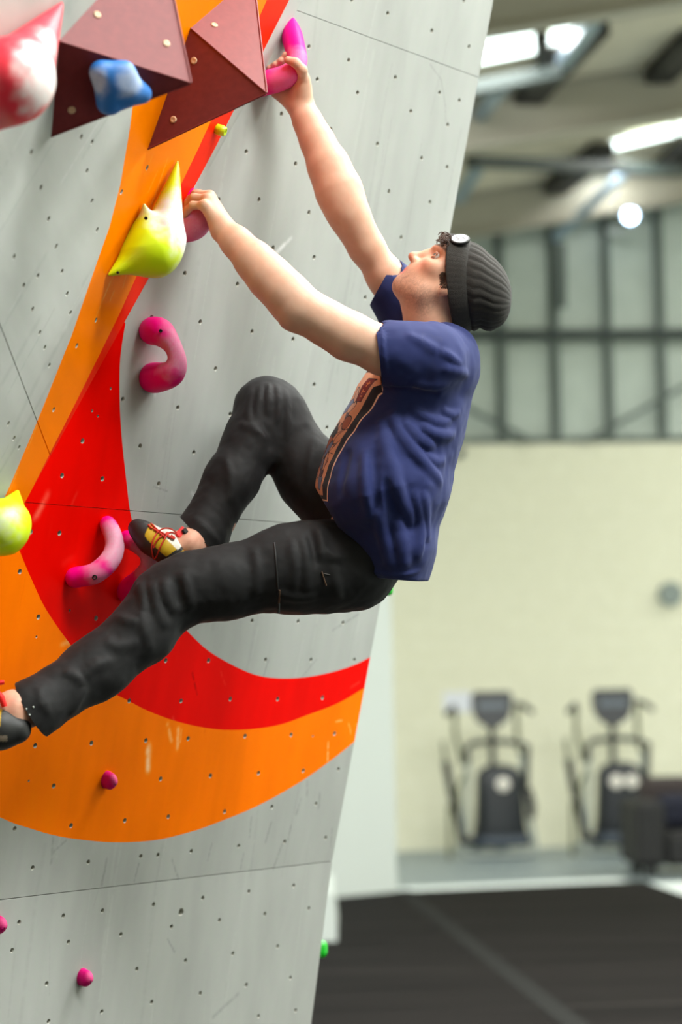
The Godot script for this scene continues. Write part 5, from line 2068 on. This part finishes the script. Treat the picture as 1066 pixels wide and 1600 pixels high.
func trousers(root: Node3D) -> void:
	var f := Field.new()
	limb(f, [[600,838,5.05,0.075], [552,880,5.05,0.092]], 0.04, CB.z, 1.55)
	limb(f, [[585,872,5.05,0.06], [560,895,5.05,0.065]], 0.04, CB.z, 2.0)
	limb(f, [[545,884,4.985,0.092], [500,886,4.965,0.091], [450,888,4.95,0.088], [350,911,4.92,0.0715], [295,917,4.91,0.0675], [257,937,4.9,0.066]], 0.04)
	limb(f, [[257,939,4.9,0.066], [222,987,4.875,0.066], [152,1043,4.83,0.063], [49,1109,4.74,0.0565], [20,1132,4.72,0.0565]], 0.03)
	var far := Field.new()
	limb(far, [[565,850,5.12,0.085], [490,745,5.18,0.0755], [430,655,5.2,0.067], [419,640,5.2,0.067]], 0.04)
	limb(far, [[416,640,5.2,0.068], [395,690,5.165,0.061], [360,752,5.115,0.057], [314,838,5.03,0.054], [300,862,5.01,0.054]], 0.03)
	limb(f, [[70,1090,4.76,0.044], [10,1140,4.71,0.045]], 0.006, Vector3.ZERO, 1.0, 1)
	limb(far, [[330,808,5.06,0.042], [296,870,5.0,0.044]], 0.006, Vector3.ZERO, 1.0, 1)
	drape(f, [
		[0.0091, 0.010, 214,905, 222,930, 226,960], [0.0104, 0.012, 255,900, 262,935, 278,960], [0.0104, 0.011, 238,905, 246,950, 262,985], [0.0078, 0.010, 180,960, 205,972, 230,965], [0.0091, 0.012, 220,950, 228,990, 236,1020],
		[-0.0078, 0.010, 275,905, 282,945], [0.0078, 0.010, 285,890, 296,930, 300,958], [0.0078, 0.012, 130,1060, 150,1040, 175,1030], [0.0078, 0.010, 100,1048, 120,1058, 132,1075], [0.0065, 0.010, 60,1070, 66,1095, 78,1120], [0.0078, 0.012, 160,1000, 190,1010, 222,1000], [0.0091, 0.010, 108,1120, 122,1095, 135,1070],
		[0.0065, 0.010, 395,850, 402,890, 400,940], [0.0078, 0.012, 470,830, 480,870, 478,930], [0.0104, 0.012, 488,800, 500,840, 506,880], [-0.0091, 0.011, 480,810, 490,850, 494,890], [0.0091, 0.010, 500,850, 520,870, 540,868], [0.0078, 0.010, 455,840, 462,880, 460,930], [0.0065, 0.010, 520,880, 525,910, 528,940], [0.0078, 0.011, 430,925, 460,935, 500,930],
		], 4.3, 5.6)
	drape(far, [
		[0.0078, 0.007, 408,596, 404,625, 402,655], [0.0078, 0.006, 420,595, 420,625, 418,650], [0.0078, 0.006, 432,598, 436,630, 434,665], [0.0078, 0.007, 446,606, 450,640, 450,690], [0.0065, 0.008, 395,605, 388,640, 392,670], [0.0078, 0.010, 370,660, 395,668, 425,690], [-0.0078, 0.010, 405,660, 420,680, 424,705], [0.0065, 0.010, 350,710, 360,745, 362,790], [0.0065, 0.010, 495,660, 490,700, 478,760], [0.0065, 0.009, 300,806, 322,826, 345,850],
		], 4.3, 5.6)
	f.noise = noise(13.0, 54, 3)
	f.noise_h = 0.0035
	far.noise = f.noise
	far.noise_h = 0.0035
	var b := bounds(f, 0.02)
	# each leg is trimmed at its own cuff, so the two legs are meshed with their own planes
	var g := f.net(b[0], b[1], 0.0052)
	trim(g, at(49, 1108, 4.74), across(-0.857, 0.515), at(49, 1108, 4.74), 0.2)
	b = bounds(far, 0.02)
	var g2 := far.net(b[0], b[1], 0.0052)
	trim(g2, at(313, 838, 5.03), across(-0.70, 0.72), at(313, 838, 5.03), 0.15)
	g.absorb(g2)
	var tm := mat("trouser_cloth", lin(0.0065, 0.0061, 0.0066), 0.72)
	tm.rim_enabled = true
	tm.rim = 0.08
	tm.rim_tint = 0.2
	tm.metallic_specular = 0.4
	var tr := obj("trousers", g, tm, root, "black climbing trousers")
	# zip, pulls and cuff snaps
	var zm := mat("zip_dark", Color(0.02, 0.02, 0.02), 0.5)
	var pm2 := mat("zip_pull", Color(0.34, 0.25, 0.19), 0.5, 0.3)
	var line := func(q: Array, r: float, called: String, m: Material, lift: float) -> void:
		var pts := []
		for i in range(0, q.size(), 2):
			var t := f.march(EYE, ray(q[i], q[i + 1]), 4.3, 5.6)
			if t > 0.0:
				pts.append(at(q[i], q[i + 1], t - lift))
		if pts.size() > 1:
			var gg := Geo.new()
			gg.tube(pts, r, 6)
			obj(called, gg, m, tr)
	line.call([429,848, 431,870, 433,900, 435,930], 0.0022, "zip", zm, 0.001)
	line.call([437,922, 437,935, 436,944], 0.0022, "zip_pull", pm2, 0.003)
	line.call([503,893, 506,903, 510,915], 0.0018, "zip_pull", pm2, 0.003)
	line.call([505,896, 518,899, 529,894], 0.0014, "pocket_edge", mat("pocket_edge", Color(0.2, 0.19, 0.18), 0.7), 0.001)
	var tp := [at(436, 943, 4.865), at(436, 951, 4.866), at(435, 957, 4.868)]
	var gt := Geo.new()
	gt.tube(tp, [0.0029, 0.0022, 0.0038], 6)
	obj("zip_pull", gt, zm, tr)
	for q in [[52, 1105], [41, 1108], [46, 1117]]:
		var t := f.march(EYE, ray(q[0], q[1]), 4.3, 5.6)
		if t > 0.0:
			var gs := Geo.new()
			gs.lathe(Transform3D(Basis(CB.x, CB.z, -CB.y), at(q[0], q[1], t)), [Vector2(0.0025, -0.002), Vector2(0.0025, 0.001), Vector2(0.0, 0.0018)], 10)
			obj("snap", gs, M.silver_tube, tr)

# drops what lies past a plane near a place, and slides the ragged rim onto the plane
func trim(g: Geo, o: Vector3, n: Vector3, near: Vector3, reach: float) -> void:
	var keep := PackedInt32Array()
	var past := func(p: Vector3) -> bool: return (p - o).dot(n) > 0.0 and p.distance_to(near) < reach
	for i in range(0, g.ix.size(), 3):
		var k := 0
		for j in 3:
			if past.call(g.v[g.ix[i + j]]):
				k += 1
		if k < 3:
			for j in 3:
				keep.append(g.ix[i + j])
	for i in keep:
		if past.call(g.v[i]):
			g.v[i] -= n * (g.v[i] - o).dot(n)
	g.ix = keep

func shoes(root: Node3D) -> void:
	var sm := mat("shoe_leather", Color.WHITE, 0.55)
	sm.vertex_color_use_as_albedo = true
	var lace := mat("lace_red", Color(0.72, 0.15, 0.07), 0.7)
	var tab := mat("tab_red", Color(0.90, 0.05, 0.03), 0.6)
	var black := Color(0.014, 0.013, 0.014)
	var yellow := Color(0.50, 0.31, 0.006)
	var pale := Color(0.72, 0.68, 0.60)
	# --- shoe on the hold
	var f := Field.new()
	limb(f, [[213,824,4.995,0.0165], [222,831,4.99,0.0215], [238,845,4.98,0.0275], [262,858,4.97,0.0305], [286,872,4.97,0.031], [305,884,4.985,0.031]], 0.02, CB.z, 1.25)
	limb(f, [[262,850,4.97,0.026], [282,853,4.975,0.034]], 0.02, CB.z, 1.2)
	limb(f, [[292,845,4.985,0.031], [312,840,5.0,0.034]], 0.006, Vector3.ZERO, 1.0, 1)
	f.cut(at(283, 849, 4.98), across(0.86, -0.5))
	var o := at(204, 838, 4.99)
	var along := across(0.75, 0.66)
	var high := across(0.66, -0.75)
	var paint := func(p: Vector3) -> Color:
		var s := (p - o).dot(along)
		var h := (p - o).dot(high)
		if h > 0.0545 - s * 0.06 and s > 0.008 and s < 0.10:
			return pale
		if s < 0.022 - (h - 0.03) * 0.35 or h < 0.0215 + maxf(0.0, 0.035 - s) * 0.3:
			return black
		if s > 0.092 + (h - 0.03) * 0.25 and s < 0.101 + (h - 0.03) * 0.25:
			return black
		return yellow
	var sh := obj("climbing_shoe", net_of(f, 0.0018, paint), sm, root, "yellow and black climbing shoe with red laces")
	var loops := [
		[[276,832], [266,826], [255,826], [246,832], [240,842], [237,854], [238,865], [241,873], [245,869], [249,858], [254,848], [259,839], [266,832], [276,834]],
		[[262,832], [252,838], [244,846], [240,856]],
		[[232,820], [238,826], [234,823]], [[240,826], [248,832], [243,828]], [[250,833], [258,839], [262,832]], [[262,838], [272,842], [268,836]], [[236,818], [246,828], [256,834], [266,838], [274,840]]]
	for k in loops.size():
		var pts := []
		var cur := Curve3D.new()
		var q: Array = loops[k]
		for i in q.size():
			var t := f.march(EYE, ray(q[i][0], q[i][1]), 4.6, 5.2)
			var dd := t - 0.004 if t > 0.0 else 4.945
			if k < 2:
				dd = minf(dd, 4.945)
			pts.append(at(q[i][0], q[i][1], dd))
		for i in pts.size():
			var tg: Vector3 = (pts[mini(i + 1, pts.size() - 1)] - pts[maxi(i - 1, 0)]) / 6.0
			cur.add_point(pts[i], -tg, tg)
		var g := Geo.new()
		g.tube(Array(cur.tessellate(3, 6)), 0.0017 if k < 2 else 0.0021, 6)
		obj("lace", g, lace, sh)
	var gt := Geo.new()
	gt.bar(at(277, 838, 4.952), at(289, 826, 4.965), 0.016, 0.007, CB.z, 0.002)
	obj("pull_tab", gt, tab, sh)
	gt = Geo.new()
	gt.bar(at(286, 832, 4.953), at(292, 828, 4.96), 0.012, 0.008, CB.z, 0.002)
	obj("pull_tab", gt, mat("tab_black", Color(0.03, 0.03, 0.03), 0.6), sh)
	# --- shoe at the edge of the frame, toe against the wall
	f = Field.new()
	limb(f, [[26,1139,4.695,0.03], [0,1143,4.69,0.034], [-40,1140,4.695,0.034], [-85,1120,4.73,0.027], [-110,1105,4.755,0.02]], 0.02, CB.z, 1.2)
	limb(f, [[0,1128,4.69,0.032], [-30,1118,4.7,0.033]], 0.02, CB.z, 1.2)
	limb(f, [[22,1108,4.71,0.0335], [20,1126,4.7,0.026]], 0.006, Vector3.ZERO, 1.0, 1)
	var o2 := at(0, 1122, 4.68)
	var paint2 := func(p: Vector3) -> Color:
		var h := (p - o2).dot(CB.y)
		var s := (p - o2).dot(CB.x)
		if h > -0.014 and s < 0.006 and h < 0.03:
			return yellow
		if h < -0.033 and h > -0.045 and s < 0.02:
			return Color(0.22, 0.18, 0.13)
		return black
	var s2 := obj("climbing_shoe", net_of(f, 0.003, paint2), sm, root, "yellow and black climbing shoe cut by the frame")
	gt = Geo.new()
	gt.tube(pts_at([[-14,1072,4.66], [-4,1067,4.66], [6,1066,4.665]]), [0.004, 0.0055, 0.0045], 8)
	obj("pull_tab", gt, tab, s2)
	gt = Geo.new()
	gt.tube(pts_at([[-6,1080,4.665], [2,1090,4.662], [7,1104,4.663]]), [0.006, 0.0075, 0.006], 8)
	obj("pull_tab", gt, tab, s2)
